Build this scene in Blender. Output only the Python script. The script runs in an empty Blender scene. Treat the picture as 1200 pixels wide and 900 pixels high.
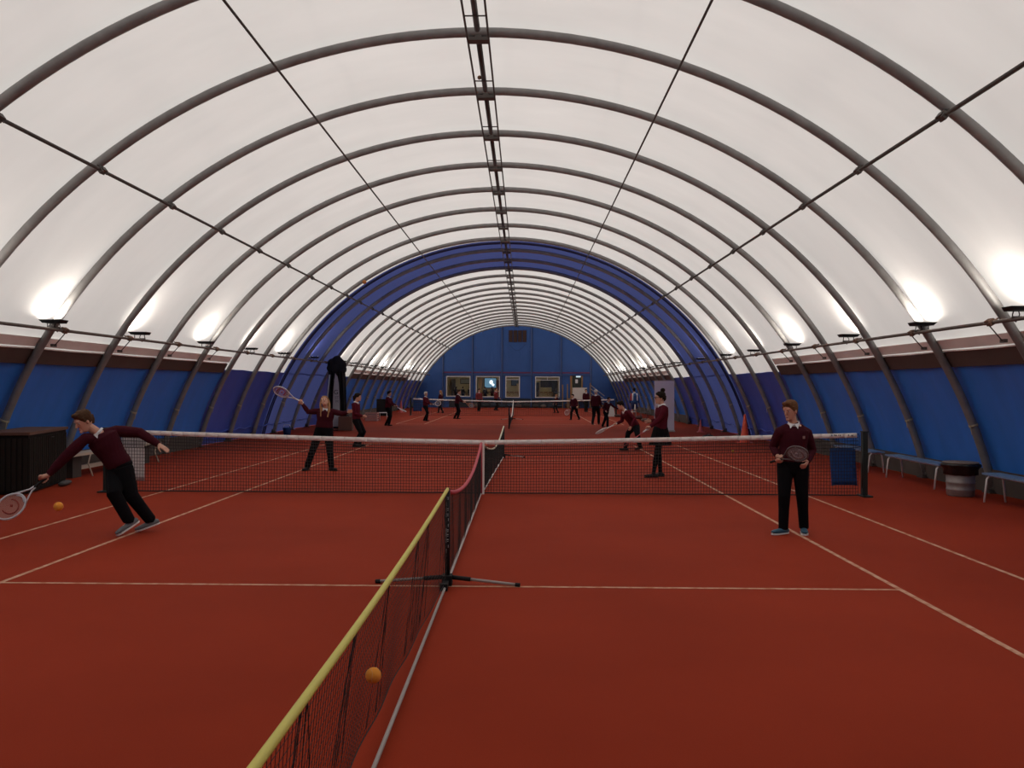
import bpy, math, random
from mathutils import Vector as V, Matrix as M
random.seed(7)
C = bpy.context.scene.collection
PI = math.pi
# ------------------------------------------------------------------ camera numbers (image taken as 1200x900)
F_PX, CAM = 956.92, V((0.703, 0.0, 1.8265))
YAW, PITCH, ROLL = 0.01538, 0.0031, 0.00419
_fw = V((-math.sin(YAW)*math.cos(PITCH), math.cos(YAW)*math.cos(PITCH), math.sin(PITCH)))
_rt = V((math.cos(YAW), math.sin(YAW), 0)); _up = _rt.cross(_fw)
RT = _rt*math.cos(ROLL) + _up*math.sin(ROLL); UP = _up*math.cos(ROLL) - _rt*math.sin(ROLL); FW = _fw
def ray(px, py): return FW*F_PX + RT*(px-600) - UP*(py-450)
def atY(px, py, Y):
    d = ray(px, py); return CAM + d*((Y-CAM.y)/d.y)
def floor_at(px, py):
    d = ray(px, py); return CAM + d*(-CAM.z/d.z)

# ------------------------------------------------------------------ materials
def newmat(name):
    m = bpy.data.materials.new(name); m.use_nodes = True
    return m, m.node_tree, m.node_tree.nodes['Principled BSDF']
MATS = {}
def mat(name, col, rough=.6, metal=0, noise=0, scale=8, bump=0, spec=None, stretch=None):
    if name in MATS: return MATS[name]
    m, nt, b = newmat(name)
    b.inputs['Base Color'].default_value = (*col, 1); b.inputs['Roughness'].default_value = rough
    b.inputs['Metallic'].default_value = metal
    if spec is not None: b.inputs['Specular IOR Level'].default_value = spec
    if noise or bump:
        tc = nt.nodes.new('ShaderNodeTexCoord'); n = nt.nodes.new('ShaderNodeTexNoise')
        n.inputs['Scale'].default_value = scale; n.inputs['Detail'].default_value = 4
        if stretch:
            mp = nt.nodes.new('ShaderNodeMapping'); mp.inputs['Scale'].default_value = stretch
            nt.links.new(tc.outputs['Object'], mp.inputs[0]); nt.links.new(mp.outputs[0], n.inputs['Vector'])
        else: nt.links.new(tc.outputs['Object'], n.inputs['Vector'])
        if noise:
            mx = nt.nodes.new('ShaderNodeMix'); mx.data_type = 'RGBA'
            mx.inputs[6].default_value = (*[c*(1-noise) for c in col], 1); mx.inputs[7].default_value = (*[min(1, c*(1+noise)) for c in col], 1)
            nt.links.new(n.outputs['Fac'], mx.inputs[0]); nt.links.new(mx.outputs[2], b.inputs['Base Color'])
        if bump:
            bp = nt.nodes.new('ShaderNodeBump'); bp.inputs['Strength'].default_value = bump; bp.inputs['Distance'].default_value = .02
            nt.links.new(n.outputs['Fac'], bp.inputs['Height']); nt.links.new(bp.outputs[0], b.inputs['Normal'])
    MATS[name] = m; return m
def emit(name, col, s):
    if name in MATS: return MATS[name]
    m, nt, b = newmat(name)
    b.inputs['Base Color'].default_value = (0, 0, 0, 1); b.inputs['Emission Color'].default_value = (*col, 1); b.inputs['Emission Strength'].default_value = s
    MATS[name] = m; return m
def membrane(name, refl, trans, mixf, stain=.09):
    m = bpy.data.materials.new(name); m.use_nodes = True; nt = m.node_tree; nt.nodes.clear()
    o = nt.nodes.new('ShaderNodeOutputMaterial'); mx = nt.nodes.new('ShaderNodeMixShader'); mx.inputs[0].default_value = mixf
    d = nt.nodes.new('ShaderNodeBsdfDiffuse'); t = nt.nodes.new('ShaderNodeBsdfTranslucent')
    tc = nt.nodes.new('ShaderNodeTexCoord'); n = nt.nodes.new('ShaderNodeTexNoise'); n.inputs['Scale'].default_value = .9; n.inputs['Detail'].default_value = 6
    mp = nt.nodes.new('ShaderNodeMapping'); mp.inputs['Scale'].default_value = (.6, 1.6, .6)
    nt.links.new(tc.outputs['Object'], mp.inputs[0]); nt.links.new(mp.outputs[0], n.inputs['Vector'])
    for sh, col in ((d, refl), (t, trans)):
        c = nt.nodes.new('ShaderNodeMix'); c.data_type = 'RGBA'
        c.inputs[6].default_value = (*[x*(1-stain) for x in col], 1); c.inputs[7].default_value = (*[min(1, x*(1+stain)) for x in col], 1)
        nt.links.new(n.outputs['Fac'], c.inputs[0]); nt.links.new(c.outputs[2], sh.inputs['Color'])
    bp = nt.nodes.new('ShaderNodeBump'); bp.inputs['Strength'].default_value = .15; bp.inputs['Distance'].default_value = .05
    nt.links.new(n.outputs['Fac'], bp.inputs['Height']); nt.links.new(bp.outputs[0], d.inputs['Normal'])
    nt.links.new(d.outputs[0], mx.inputs[1]); nt.links.new(t.outputs[0], mx.inputs[2]); nt.links.new(mx.outputs[0], o.inputs[0])
    MATS[name] = m; return m
WHITE_ROOF = membrane('roof_white', (.80, .765, .735), (.80, .775, .75), .45)
BLUE_ROOF = membrane('roof_blue', (.07, .09, .30), (.075, .095, .27), .33)
def blue_cloth(name, col, rough, sheen):
    m = mat(name, col, rough, noise=.18, scale=1.6, bump=.25, stretch=(1, 2.0, .5)); return m
BLUE_SHEET = blue_cloth('blue_sheet', (.030, .20, .72), .5, 0)
INDIGO = blue_cloth('indigo_sheet', (.052, .11, .52), .5, 0)
def floor_mat(name, line):
    m, nt, b = newmat(name)
    tc = nt.nodes.new('ShaderNodeTexCoord')
    def noi(s, d):
        n = nt.nodes.new('ShaderNodeTexNoise'); n.inputs['Scale'].default_value = s; n.inputs['Detail'].default_value = d
        nt.links.new(tc.outputs['Object'], n.inputs['Vector']); return n
    big, fine = noi(.45, 5), noi(160, 3)
    cr = nt.nodes.new('ShaderNodeValToRGB'); cr.color_ramp.elements[0].position = .3; cr.color_ramp.elements[1].position = .72
    cr.color_ramp.elements[0].color = (.240, .0225, .0052, 1); cr.color_ramp.elements[1].color = (.300, .0300, .0080, 1)
    nt.links.new(big.outputs['Fac'], cr.inputs[0])
    mx = nt.nodes.new('ShaderNodeMix'); mx.data_type = 'RGBA'; mx.blend_type = 'SOFT_LIGHT'; mx.inputs[0].default_value = .25
    nt.links.new(cr.outputs[0], mx.inputs[6]); nt.links.new(fine.outputs['Fac'], mx.inputs[7])
    out = mx.outputs[2]
    if line:
        w = noi(9, 6); r = nt.nodes.new('ShaderNodeValToRGB'); r.color_ramp.elements[0].position = .40; r.color_ramp.elements[1].position = .56
        nt.links.new(w.outputs['Fac'], r.inputs[0])
        m2 = nt.nodes.new('ShaderNodeMix'); m2.data_type = 'RGBA'; m2.inputs[6].default_value = (.46, .20, .12, 1)
        m2.inputs[7].default_value = (.60, .36, .25, 1)
        nt.links.new(r.outputs[0], m2.inputs[0]); out = m2.outputs[2]
    nt.links.new(out, b.inputs['Base Color']); b.inputs['Roughness'].default_value = .85
    b.inputs['Specular IOR Level'].default_value = .12
    bp = nt.nodes.new('ShaderNodeBump'); bp.inputs['Strength'].default_value = .12; bp.inputs['Distance'].default_value = .005
    nt.links.new(fine.outputs['Fac'], bp.inputs['Height']); nt.links.new(bp.outputs[0], b.inputs['Normal'])
    return m
FLOOR, LINE = floor_mat('carpet', False), floor_mat('carpet_line', True)
STEEL = mat('galvanised', (.215, .210, .205), .5, .15, noise=.35, scale=5, bump=.1)
DSTEEL = mat('dark_steel', (.085, .072, .065), .55, .4, noise=.3, scale=12)
RUST = mat('rusty', (.16, .085, .055), .8, .2, noise=.4, scale=25)
BROWN = mat('brown_valance', (.085, .055, .045), .75, noise=.2, scale=3)
BEIGE = mat('beige_flap', (.90, .86, .81), .8, noise=.1, scale=3)
BASEM = mat('base_board', (.085, .07, .06), .85, noise=.3, scale=3)
WTAPE = mat('white_tape', (.86, .81, .77), .7, noise=.08, scale=20)
BLACK = mat('black', (.008, .008, .009), .6, spec=.25)
CORD = mat('net_cord', (.016, .014, .014), .8)
DGREEN = mat('post_green', (.012, .02, .016), .5)
WHITE = mat('white_paint', (.75, .73, .72), .5)
YELLOW = mat('yellow_tape', (.62, .55, .12), .6, noise=.12, scale=6)
PINK = mat('pink_tape', (.48, .045, .07), .6, noise=.1, scale=10)
GREYROD = mat('grey_rod', (.36, .32, .30), .5, .1)
SKIN = mat('skin', (.56, .30, .21), .55, noise=.05, scale=20)
LIPS = mat('lips', (.40, .13, .11), .5)
MAROON = mat('maroon_knit', (.050, .007, .013), .95, spec=.12, noise=.2, scale=60, bump=.1)
MAROON2 = mat('burgundy_knit', (.078, .007, .015), .95, spec=.12, noise=.2, scale=60, bump=.1)
TROU = mat('black_trousers', (.0045, .0045, .006), .9, noise=.2, scale=12, bump=.15, spec=.12)
NAVY = mat('navy_cloth', (.012, .035, .13), .7)
SHIRT = mat('white_shirt', (.78, .78, .80), .7)
EYEW = mat('eye_white', (.42, .39, .37), .3); EYED = mat('eye_dark', (.03, .02, .015), .2)
H_BROWN = mat('hair_brown', (.065, .030, .013), .7, spec=.15, noise=.5, scale=45, bump=.3)
H_DARK = mat('hair_dark', (.012, .006, .004), .7, spec=.12, noise=.3, scale=60, bump=.5)
H_BLOND = mat('hair_blond', (.34, .18, .085), .7, spec=.2, noise=.3, scale=60, bump=.5)
H_GREY = mat('hair_grey', (.48, .44, .40), .6, noise=.2, scale=60, bump=.5)
BALLM = mat('ball_orange', (.78, .30, .03), .85, noise=.1, scale=60, bump=.2)
BALLY = mat('ball_yellow', (.60, .45, .05), .85, noise=.1, scale=60)
CONE = mat('cone_orange', (.62, .07, .03), .5); CONEP = mat('cone_pink', (.55, .10, .09), .5)
BENCHB = mat('bench_blue', (.13, .22, .38), .5, noise=.12, scale=6)
WOOD = mat('wood', (.36, .22, .11), .65, noise=.3, scale=6, stretch=(1, 6, 1))
WOODL = mat('wood_pale', (.50, .42, .33), .65, noise=.15, scale=6)
BOXM = mat('storage_black', (.012, .010, .009), .8, spec=.15, noise=.2, scale=8)
BOXLID = mat('storage_lid', (.12, .055, .035), .75, noise=.3, scale=4)
GALV = mat('bin_galvanised', (.30, .27, .26), .45, .5, noise=.2, scale=12)
BAG = mat('bin_bag', (.012, .012, .013), .35, bump=.6, noise=.1, scale=9)
ENDBLUE = mat('end_wall_blue', (.020, .085, .30), .55, noise=.12, scale=1.2)
ENDDARK = mat('end_wall_dark', (.010, .03, .10), .6)
REDTRIM = mat('red_trim', (.12, .03, .09), .7)
MULL = mat('mullion', (.05, .09, .24), .5)
WINF = mat('window_white', (.66, .65, .64), .5)
LOUV = mat('louvre_brown', (.035, .014, .012), .7)
LAV = mat('lavender_panel', (.60, .55, .62), .6)
BLUETOWEL = mat('blue_cloth', (.012, .075, .30), .8, noise=.12, scale=8)
WGRID = mat('white_cloth', (.92, .91, .89), .8)

# ------------------------------------------------------------------ mesh builder
class MB:
    def __init__(s): s.v = []; s.f = []; s.mi = []; s.m = 0; s.smooth = []; s.sm = False
    def add(s, vs, fs, sm=None):
        o = len(s.v); s.v += [tuple(p) for p in vs]
        for f in fs: s.f.append([i+o for i in f]); s.mi.append(s.m); s.smooth.append(s.sm if sm is None else sm)
    def box(s, c, d, rot=None):
        c = V(c); h = V(d)/2; vs = []
        for z in (-1, 1):
            for y in (-1, 1):
                for x in (-1, 1):
                    p = V((x*h.x, y*h.y, z*h.z))
                    if rot is not None: p = rot @ p
                    vs.append(c+p)
        s.add(vs, [(0, 2, 3, 1), (4, 5, 7, 6), (0, 1, 5, 4), (2, 6, 7, 3), (0, 4, 6, 2), (1, 3, 7, 5)], False)
    def bar(s, a, b, w, h, up=(0, 0, 1)):
        a = V(a); b = V(b); d = (b-a); L = d.length; d.normalize(); u = V(up); r = d.cross(u)
        if r.length < 1e-4: r = V((1, 0, 0))
        r.normalize(); u = r.cross(d)
        s.box((a+b)/2, (w, L, h), M((r, d, u)).transposed())
    def tube(s, pts, r, n=8, closed=False, caps=True, sm=True):
        pts = [V(p) for p in pts]; k = len(pts); rs = r if isinstance(r, (list, tuple)) else [r]*k
        T = []
        for i in range(k):
            a = pts[(i-1) % k] if closed or i > 0 else pts[i]; b = pts[(i+1) % k] if closed or i < k-1 else pts[i]
            T.append((b-a).normalized())
        ref = V((0, 0, 1)) if abs(T[0].z) < .9 else V((1, 0, 0))
        u = (ref-T[0]*ref.dot(T[0])).normalized(); vs = []
        for i in range(k):
            u = (u-T[i]*u.dot(T[i])).normalized(); w = T[i].cross(u)
            for j in range(n):
                a = 2*PI*j/n; vs.append(pts[i]+(u*math.cos(a)+w*math.sin(a))*rs[i])
        fs = []
        for i in range(k if closed else k-1):
            for j in range(n):
                i2 = (i+1) % k; fs.append((i*n+j, i*n+(j+1) % n, i2*n+(j+1) % n, i2*n+j))
        if caps and not closed: fs += [tuple(range(n-1, -1, -1)), tuple((k-1)*n+j for j in range(n))]
        s.add(vs, fs, sm)
    def loft(s, pts, rx, ry, side, n=16, ends=True):
        """closed rounded solid through pts; side = vector(s) of the rx axis"""
        pts = [V(p) for p in pts]; k = len(pts); side = side if isinstance(side, list) else [side]*k
        if ends:   # round the ends
            d0 = (pts[0]-pts[1]).normalized(); d1 = (pts[-1]-pts[-2]).normalized()
            a = []; r0 = min(rx[0], ry[0]); r1 = min(rx[-1], ry[-1])
            for t in (1.45, .95, .5): a.append((pts[0]+d0*r0*math.sin(t), rx[0]*math.cos(t), ry[0]*math.cos(t), side[0]))
            for i in range(k): a.append((pts[i], rx[i], ry[i], side[i]))
            for t in (.5, .95, 1.45): a.append((pts[-1]+d1*r1*math.sin(t), rx[-1]*math.cos(t), ry[-1]*math.cos(t), side[-1]))
        else: a = [(pts[i], rx[i], ry[i], side[i]) for i in range(k)]
        vs = []; K = len(a)
        for i in range(K):
            t = (a[min(i+1, K-1)][0]-a[max(i-1, 0)][0]).normalized()
            if ends and (i < 4): t = (pts[1]-pts[0]).normalized() if i < 3 else t
            if ends and i >= K-3: t = (pts[-1]-pts[-2]).normalized()
            u = V(a[i][3]); u = u-t*u.dot(t)
            if u.length < 1e-4: u = t.orthogonal()
            u.normalize(); w = t.cross(u)
            for j in range(n):
                q = 2*PI*j/n; vs.append(a[i][0]+u*a[i][1]*math.cos(q)+w*a[i][2]*math.sin(q))
        fs = [(i*n+j, i*n+(j+1) % n, (i+1)*n+(j+1) % n, (i+1)*n+j) for i in range(K-1) for j in range(n)]
        fs += [tuple(range(n-1, -1, -1)), tuple((K-1)*n+j for j in range(n))]
        s.add(vs, fs, True)
    def ball(s, c, r, n=12, sc=(1, 1, 1), rot=None):
        c = V(c); vs = []; m = n//2
        for i in range(1, m):
            for j in range(n):
                p = V((math.sin(PI*i/m)*math.cos(2*PI*j/n)*sc[0], math.sin(PI*i/m)*math.sin(2*PI*j/n)*sc[1], math.cos(PI*i/m)*sc[2]))*r
                if rot is not None: p = rot @ p
                vs.append(c+p)
        a = V((0, 0, r*sc[2])); b = -a
        if rot is not None: a = rot @ a; b = rot @ b
        vs += [c+a, c+b]; N = len(vs)
        fs = [(i*n+j, (i+1)*n+j, (i+1)*n+(j+1) % n, i*n+(j+1) % n) for i in range(m-2) for j in range(n)]
        fs += [(N-2, j, (j+1) % n) for j in range(n)] + [(N-1, (m-2)*n+(j+1) % n, (m-2)*n+j) for j in range(n)]
        s.add(vs, fs, True)
    def lathe(s, c, prof, n=24, wob=None, sm=True):
        c = V(c); vs = []
        for r, z in prof:
            for j in range(n):
                a = 2*PI*j/n; rr = r*(1+(wob(a, z) if wob else 0)); vs.append(c+V((rr*math.cos(a), rr*math.sin(a), z)))
        K = len(prof); fs = [(i*n+j, i*n+(j+1) % n, (i+1)*n+(j+1) % n, (i+1)*n+j) for i in range(K-1) for j in range(n)]
        fs += [tuple(range(n-1, -1, -1)), tuple((K-1)*n+j for j in range(n))]
        s.add(vs, fs, sm)
    def prism(s, poly, d):
        """poly = list of 3D points (flat), extruded by d"""
        poly = [V(p) for p in poly]; d = V(d); n = len(poly)
        s.add(poly+[p+d for p in poly], [tuple(range(n-1, -1, -1)), tuple(range(n, 2*n))]+[(i, (i+1) % n, n+(i+1) % n, n+i) for i in range(n)], False)
    def build(s, name, mats, parent=None, loc=None, kind=None):
        """vertices are given in world space (or in the parent's local space when the parent sits at the origin)"""
        org = V((0, 0, 0))
        if parent is not None: org = wloc(parent)
        elif loc is not None: org = V(loc)
        me = bpy.data.meshes.new(name); me.from_pydata([V(p)-org for p in s.v], [], s.f)
        for m in (mats if isinstance(mats, (list, tuple)) else [mats]): me.materials.append(m)
        me.polygons.foreach_set('material_index', s.mi); me.polygons.foreach_set('use_smooth', s.smooth); me.update()
        o = bpy.data.objects.new(name, me); C.objects.link(o)
        if parent is not None: o.parent = parent
        else: o.location = org
        if kind: o['kind'] = kind
        return o
def wloc(o):
    p = V((0, 0, 0))
    while o is not None: p += o.location; o = o.parent
    return p
def tag(o, label, cat, group=None, kind=None):
    o['label'] = label; o['category'] = cat
    if group: o['group'] = group
    if kind: o['kind'] = kind
    return o
def thing(name, loc, label, cat, group=None):
    o = bpy.data.objects.new(name, None); C.objects.link(o); o.location = V(loc); o.empty_display_size = .1
    return tag(o, label, cat, group)
def copy_tree(o, dloc, label=None, parent=None):
    c = o.copy(); C.objects.link(c)
    if parent is not None: c.parent = parent
    else:
        c.location = V(dloc)
        if label: c['label'] = label
    for ch in list(o.children): copy_tree(ch, None, None, c)
    return c

# ------------------------------------------------------------------ the hall
RR, ZC = 9.18, -2.13
Y0, Y1 = -5.0, 70.5
def arc(R, z, side=1):          # point on the arch of radius R at height z
    return V((side*math.sqrt(max(0, R*R-(z-ZC)**2)), 0, z))
def ang(R, z): return math.asin((z-ZC)/R)
RIB_Y = [12.02+2.4*i for i in range(-7, 25)]
RM = RR+.07+.045
def mem_r(y):
    t = ((y-12.02)/2.4) % 1.0
    return RM+.05*math.sin(PI*t)
# floor with worn court lines
mb = MB(); mb.m = 0
mb.box((0, 33, -.05), (22, 82, .1))
mb.m = 1
NET1, NET2 = 13.85, 51.14
def fline(x0, y0, x1, y1):
    mb.add([(x0, y0, .0025), (x1, y0, .0025), (x1, y1, .0025), (x0, y1, .0025)], [(0, 1, 2, 3)])
for N in (NET1, NET2):
    for X in (4.115, -4.115, 5.485, -5.485):
        fline(X-.025, N-11.885, X+.025, N+11.885)
    for yy in (N-6.4, N+6.4): fline(-4.09, yy-.022, 4.09, yy+.022)
    for yy in (N-11.885, N+11.885): fline(-5.46, yy-.04, 5.46, yy+.04)
mb.build('floor', [FLOOR, LINE], kind='structure')
# ceiling membrane
def shell(name, ya, yb, za_ang, zb_ang, mats, pick, rfun, na=60, step=.3, thick=None):
    m = MB(); m.sm = True
    ny = max(1, round((yb-ya)/step)); vs = []
    for i in range(ny+1):
        y = ya+(yb-ya)*i/ny
        for j in range(na+1):
            a = za_ang+(zb_ang-za_ang)*j/na; r = rfun(y, a); vs.append((r*math.cos(a), y, ZC+r*math.sin(a)))
    base = len(m.v); m.v += vs
    for i in range(ny):
        for j in range(na):
            m.f.append([base+i*(na+1)+j, base+i*(na+1)+j+1, base+(i+1)*(na+1)+j+1, base+(i+1)*(na+1)+j]); m.mi.append(pick(ya+(yb-ya)*(i+.5)/ny)); m.smooth.append(True)
    return m.build(name, mats, kind='structure')
A25 = ang(RM, 2.26)
BL0, BL1 = 30.2, 36.6
shell('ceiling', Y0, Y1, A25, PI-A25, [WHITE_ROOF, BLUE_ROOF], lambda y: 1 if BL0 < y < BL1 else 0, lambda y, a: mem_r(y), 72, .2)
def wallr(y, a):
    return mem_r(y)-.01+.012*math.sin(y*5.3)*math.sin(a*30)
WIN = [(Y0, 23.9), (40.9, 61.4)]      # stretches with the roll-up side curtains
def inwin(y): return any(a < y < b for a, b in WIN)
A0 = ang(RM, 0.0)
for nm, s in (('wall_right', 1), ('wall_left', -1)):
    a0, a1 = (A0, A25) if s == 1 else (PI-A25, PI-A0)
    shell(nm, Y0, Y1, a0-(.004 if s == -1 else 0), a1+(.004 if s == 1 else 0), [BLUE_SHEET, INDIGO, BLUE_ROOF], lambda y: 0 if inwin(y) else (2 if BL0 < y < BL1 else 1), wallr, 14, .2)
    mb = MB()
    for (ya, yb) in WIN:
        p0 = arc(RM-.05, .0, s); p1 = arc(RM-.05, .42, s)
        mb.prism([(p0.x-s*.10, ya, 0), (p0.x, ya, 0), (p1.x, ya, .40), (p1.x-s*.05, ya, .42)], (0, yb-ya, 0))
    mb.build('baseboard_'+nm[5:], BASEM, kind='structure')
    # brown valance, pale flap above it and the white rope edge
    mb = MB()
    for (ya, yb) in WIN:
        def strip(za, zb, off, mi, t=.02):
            mb.m = mi; q = [arc(RM-off, za+(zb-za)*k/2, s) for k in range(3)]; o2 = [p-V((s*t, 0, 0)) for p in q]
            for k in range(2):
                mb.prism([(q[k].x, ya, q[k].z), (q[k+1].x, ya, q[k+1].z), (o2[k+1].x, ya, o2[k+1].z), (o2[k].x, ya, o2[k].z)], (0, yb-ya, 0))
        strip(2.20, 2.46, .03, 0); strip(2.50, 2.66, .04, 1)
        for yy0 in [y for y in RIB_Y if ya-2.4 < y < yb]:      # rope edge hanging rib to rib
            mb.m = 2; pts = []
            for k in range(9):
                y = yy0+2.4*k/8
                if y < ya or y > yb: continue
                p = arc(RM-.06, 2.475-.012*math.sin(PI*k/8), s); pts.append((p.x, y, p.z))
            if len(pts) > 1: mb.tube(pts, .016, 5)
    mb.build('trim_1' if s == 1 else 'trim_2', [BROWN, BEIGE, WTAPE], kind='structure')
    # seam folds along the foot of the blue lining
    mb = MB()
    for (ya, yb) in ((24, 40.8), (61.6, Y1)):
        p = arc(RM-.03, .36, s)
        pts = [(p.x-s*.01, ya+(yb-ya)*k/60, .36+.03*math.sin(k*1.7)) for k in range(61)]
        mb.tube(pts, .022, 5)
    mb.build('trim_3' if s == 1 else 'trim_4', INDIGO, kind='structure')
# dark seam hoops of the blue section
mb = MB()
for y in (BL0, BL0+.22, BL1-.25, BL1):
    mb.tube([(math.cos(a)*(RM-.01), y, ZC+math.sin(a)*(RM-.01)) for a in [A0+(PI-2*A0)*k/70 for k in range(71)]], .028, 5)
mb.build('trim_5', mat('seam_blue', (.012, .016, .075), .6), kind='structure')

# arches
arch0 = None
for i, y in enumerate(RIB_Y):
    if y > Y1: continue
    if arch0 is None:
        mb = MB()
        a0 = ang(RR, .02)
        mb.tube([(math.cos(a)*RR, 0, ZC+math.sin(a)*RR) for a in [a0+(PI-2*a0)*k/72 for k in range(73)]], .07, 12)
        arch0 = mb.build('arch_beam', STEEL, kind='structure'); arch0['group'] = 'tubular arches of the hall'
        for s in (1, -1):
            mb = MB(); p = arc(RR, 0, s); mb.box((p.x, 0, .012), (.30, .24, .024)); mb.tube([(p.x, 0, .02), (p.x-s*.01, 0, .14)], .085, 12)
            mb.build('foot_plate', DSTEEL, arch0)
            mb = MB(); q = arc(RR, 1.18, s); t = V((-(q.z-ZC)*s, 0, q.x*s)).normalized()
            mb.tube([q-t*.02, q+t*.02], .078, 12); mb.tube([q+V((-s*.07, -.04, 0)), q+V((-s*.09, -.10, -.08)), q+V((-s*.09, -.12, -.16))], .006, 4)
            mb.build('tie_strap', mat('strap', (.42, .36, .24), .8), arch0)
        arch0.location = (0, y, 0); prev = arch0
    else:
        c = copy_tree(arch0, (0, y, 0))
# purlins and rails: along the hall
def purlin(name, x, z, r, clamps, m=DSTEEL, rclamp=.07, rust=False):
    o = bpy.data.objects.new(name, None); C.objects.link(o); o['kind'] = 'structure'; o.location = (x, 33, z)
    mb = MB(); mb.tube([(x, Y0+.1, z), (x, Y1-.1, z)], r, 8); mb.build('pipe', m, o)
    if clamps:
        d = V((x, 0, z-ZC)).normalized()
        mb = MB()
        for y in RIB_Y:
            if y > Y1-.3: continue
            p = V((x, y, z))
            rot = M.Rotation(-math.atan2(d.x, d.z), 3, 'Y').inverted()
            mb.box(p+d*.015, (.09, .13, .075), rot); mb.box(p-d*.03+V((0, -.10, 0)), (.06, .05, .06), rot)
            mb.tube([p-d*.05+V((0, .05, 0)), p+d*.12+V((0, .05, 0))], .012, 6); mb.tube([p-d*.05-V((0, .05, 0)), p+d*.12-V((0, .05, 0))], .012, 6)
        mb.build('clamp_set', RUST if rust else DSTEEL, o)['kind'] = 'stuff'
    return o
for s in (1, -1):
    purlin('roof_beam', s*5.57, 5.00, .027, True, DSTEEL)
    purlin('roof_beam', s*2.915, 6.435, .018, False, DSTEEL)
    purlin('rail_beam', s*7.48, 2.785, .028, True, mat('rail_steel', (.14, .115, .10), .55, .3, noise=.35, scale=9), rust=True)
    mb = MB()   # short hangers between rail and flap line at the ribs
    for y in RIB_Y:
        if y < Y1-.3 and inwin(y): 
            mb.tube([(s*7.50, y+.05, 2.76), (s*7.74, y+.12, 2.53)], .010, 5); mb.box((s*7.76, y+.12, 2.53), (.05, .12, .05))
    mb.build('trim_6' if s == 1 else 'trim_7', DSTEEL, kind='structure')
# ridge ladder
o = bpy.data.objects.new('ridge_beam', None); C.objects.link(o); o['kind'] = 'structure'; o.location = (0, 33, 6.9)
mb = MB()
for s in (1, -1): mb.tube([(s*.155, Y0+.1, 6.93), (s*.155, Y1-.1, 6.93)], .017, 6)
mb.build('side_rail', DSTEEL, o)
mb = MB()
for y in RIB_Y:
    if y < Y1-.3:
        mb.tube([(-.155, y-.8, 6.93), (.155, y-.8, 6.93)], .011, 5)
        mb.box((0, y+.02, 6.94), (.29, .15, .05)); mb.box((0, y, 7.0), (.10, .10, .12))
mb.build('rung', DSTEEL, o)['kind'] = 'stuff'
mb = MB()
for y in RIB_Y:
    if y < Y1-3: mb.tube([(0, y+.12, 6.97), (0, y+2.12, 6.97)], .042, 8)
mb.build('spine_tube', mat('spine_dark', (.05, .04, .038), .6, .3), o)

# ------------------------------------------------------------------ floodlights on the rails (real lamps)
FLY = [4.6, 7.9, 11.4, 14.2, 17.4, 21.05, 24.5, 27.9, 31.9, 36.8, 39.3, 41.7, 44.7, 47.7, 50.8, 54.0, 57.3, 60.6, 64.0, 67.4]
ordw = {11.4: 'nearest', 14.2: 'second nearest', 17.4: 'third nearest', 21.05: 'fourth nearest', 24.5: 'fifth nearest', 27.9: 'sixth nearest'}
LAMPW = 24
fl0 = {}; LX = 7.56; LZ = 2.86
for s in (1, -1):
    for y in FLY:
        wall = 'right' if s == 1 else 'left'
        if y in ordw and not (s == -1 and y == 11.4):
            o_ = ordw[y] if s == 1 else {14.2: 'nearest', 17.4: 'second nearest', 21.05: 'third nearest', 24.5: 'fourth nearest', 27.9: 'fifth nearest'}[y]
            lab = f'black floodlight shining upward, {o_} one on the rail along the {wall} wall'
        elif y < 12: lab = f'black upward floodlight on the {wall} rail outside the picture edge'
        elif y < 37: lab = f'small black floodlight beside the blue roof band on the {wall} rail'
        else: lab = f'tiny distant floodlight on the {wall} rail beyond the blue roof band'
        grp = f'floodlights on the {wall} rail'
        base = V((s*LX, y, LZ))
        if s not in fl0:
            t = thing('floodlight', (s*LX, 0, LZ), lab, 'floodlight', grp)
            b0 = V((s*LX, 0, LZ))
            mb = MB(); mb.prism([b0+V((-.20, -.13, .10)), b0+V((.20, -.13, .10)), b0+V((.15, -.10, .045)), b0+V((-.15, -.10, .045))], (0, .24, 0))
            mb.build('housing', BLACK, t)
            mb = MB(); mb.box(b0+V((0, -.01, .098)), (.34, .20, .006)); mb.build('lens', emit('lamp_lens', (1, .93, .82), 14), t)
            mb = MB()
            for q in (-.1, .1): mb.tube([b0+V((q, -.02, .07)), b0+V((q*1.1, 0, -.01)), b0+V((q*1.1, 0, -.045))], .009, 5)
            mb.tube([b0+V((-.12, 0, -.045)), b0+V((.12, 0, -.045))], .016, 6)
            mb.build('bracket', DSTEEL, t)
            mb = MB(); mb.tube([b0+V((0, .05, .05)), b0+V((s*.06, .12, .0)), b0+V((s*.02, .14, -.10)), b0+V((-s*.06, .1, -.06))], .008, 5); mb.build('cable', BLACK, t)
            fl0[s] = t; t.location = base
        else:
            t = copy_tree(fl0[s], base, lab)
        L = bpy.data.lights.new('floodlight_lamp', 'AREA'); L.shape = 'RECTANGLE'; L.size = .32; L.size_y = .18; L.energy = LAMPW; L.color = (1, .93, .84)
        lo = bpy.data.objects.new('floodlight_lamp', L); C.objects.link(lo); lo.location = base+V((0, 0, .125)); lo.rotation_euler = (PI, s*-math.radians(6), 0)

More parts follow.
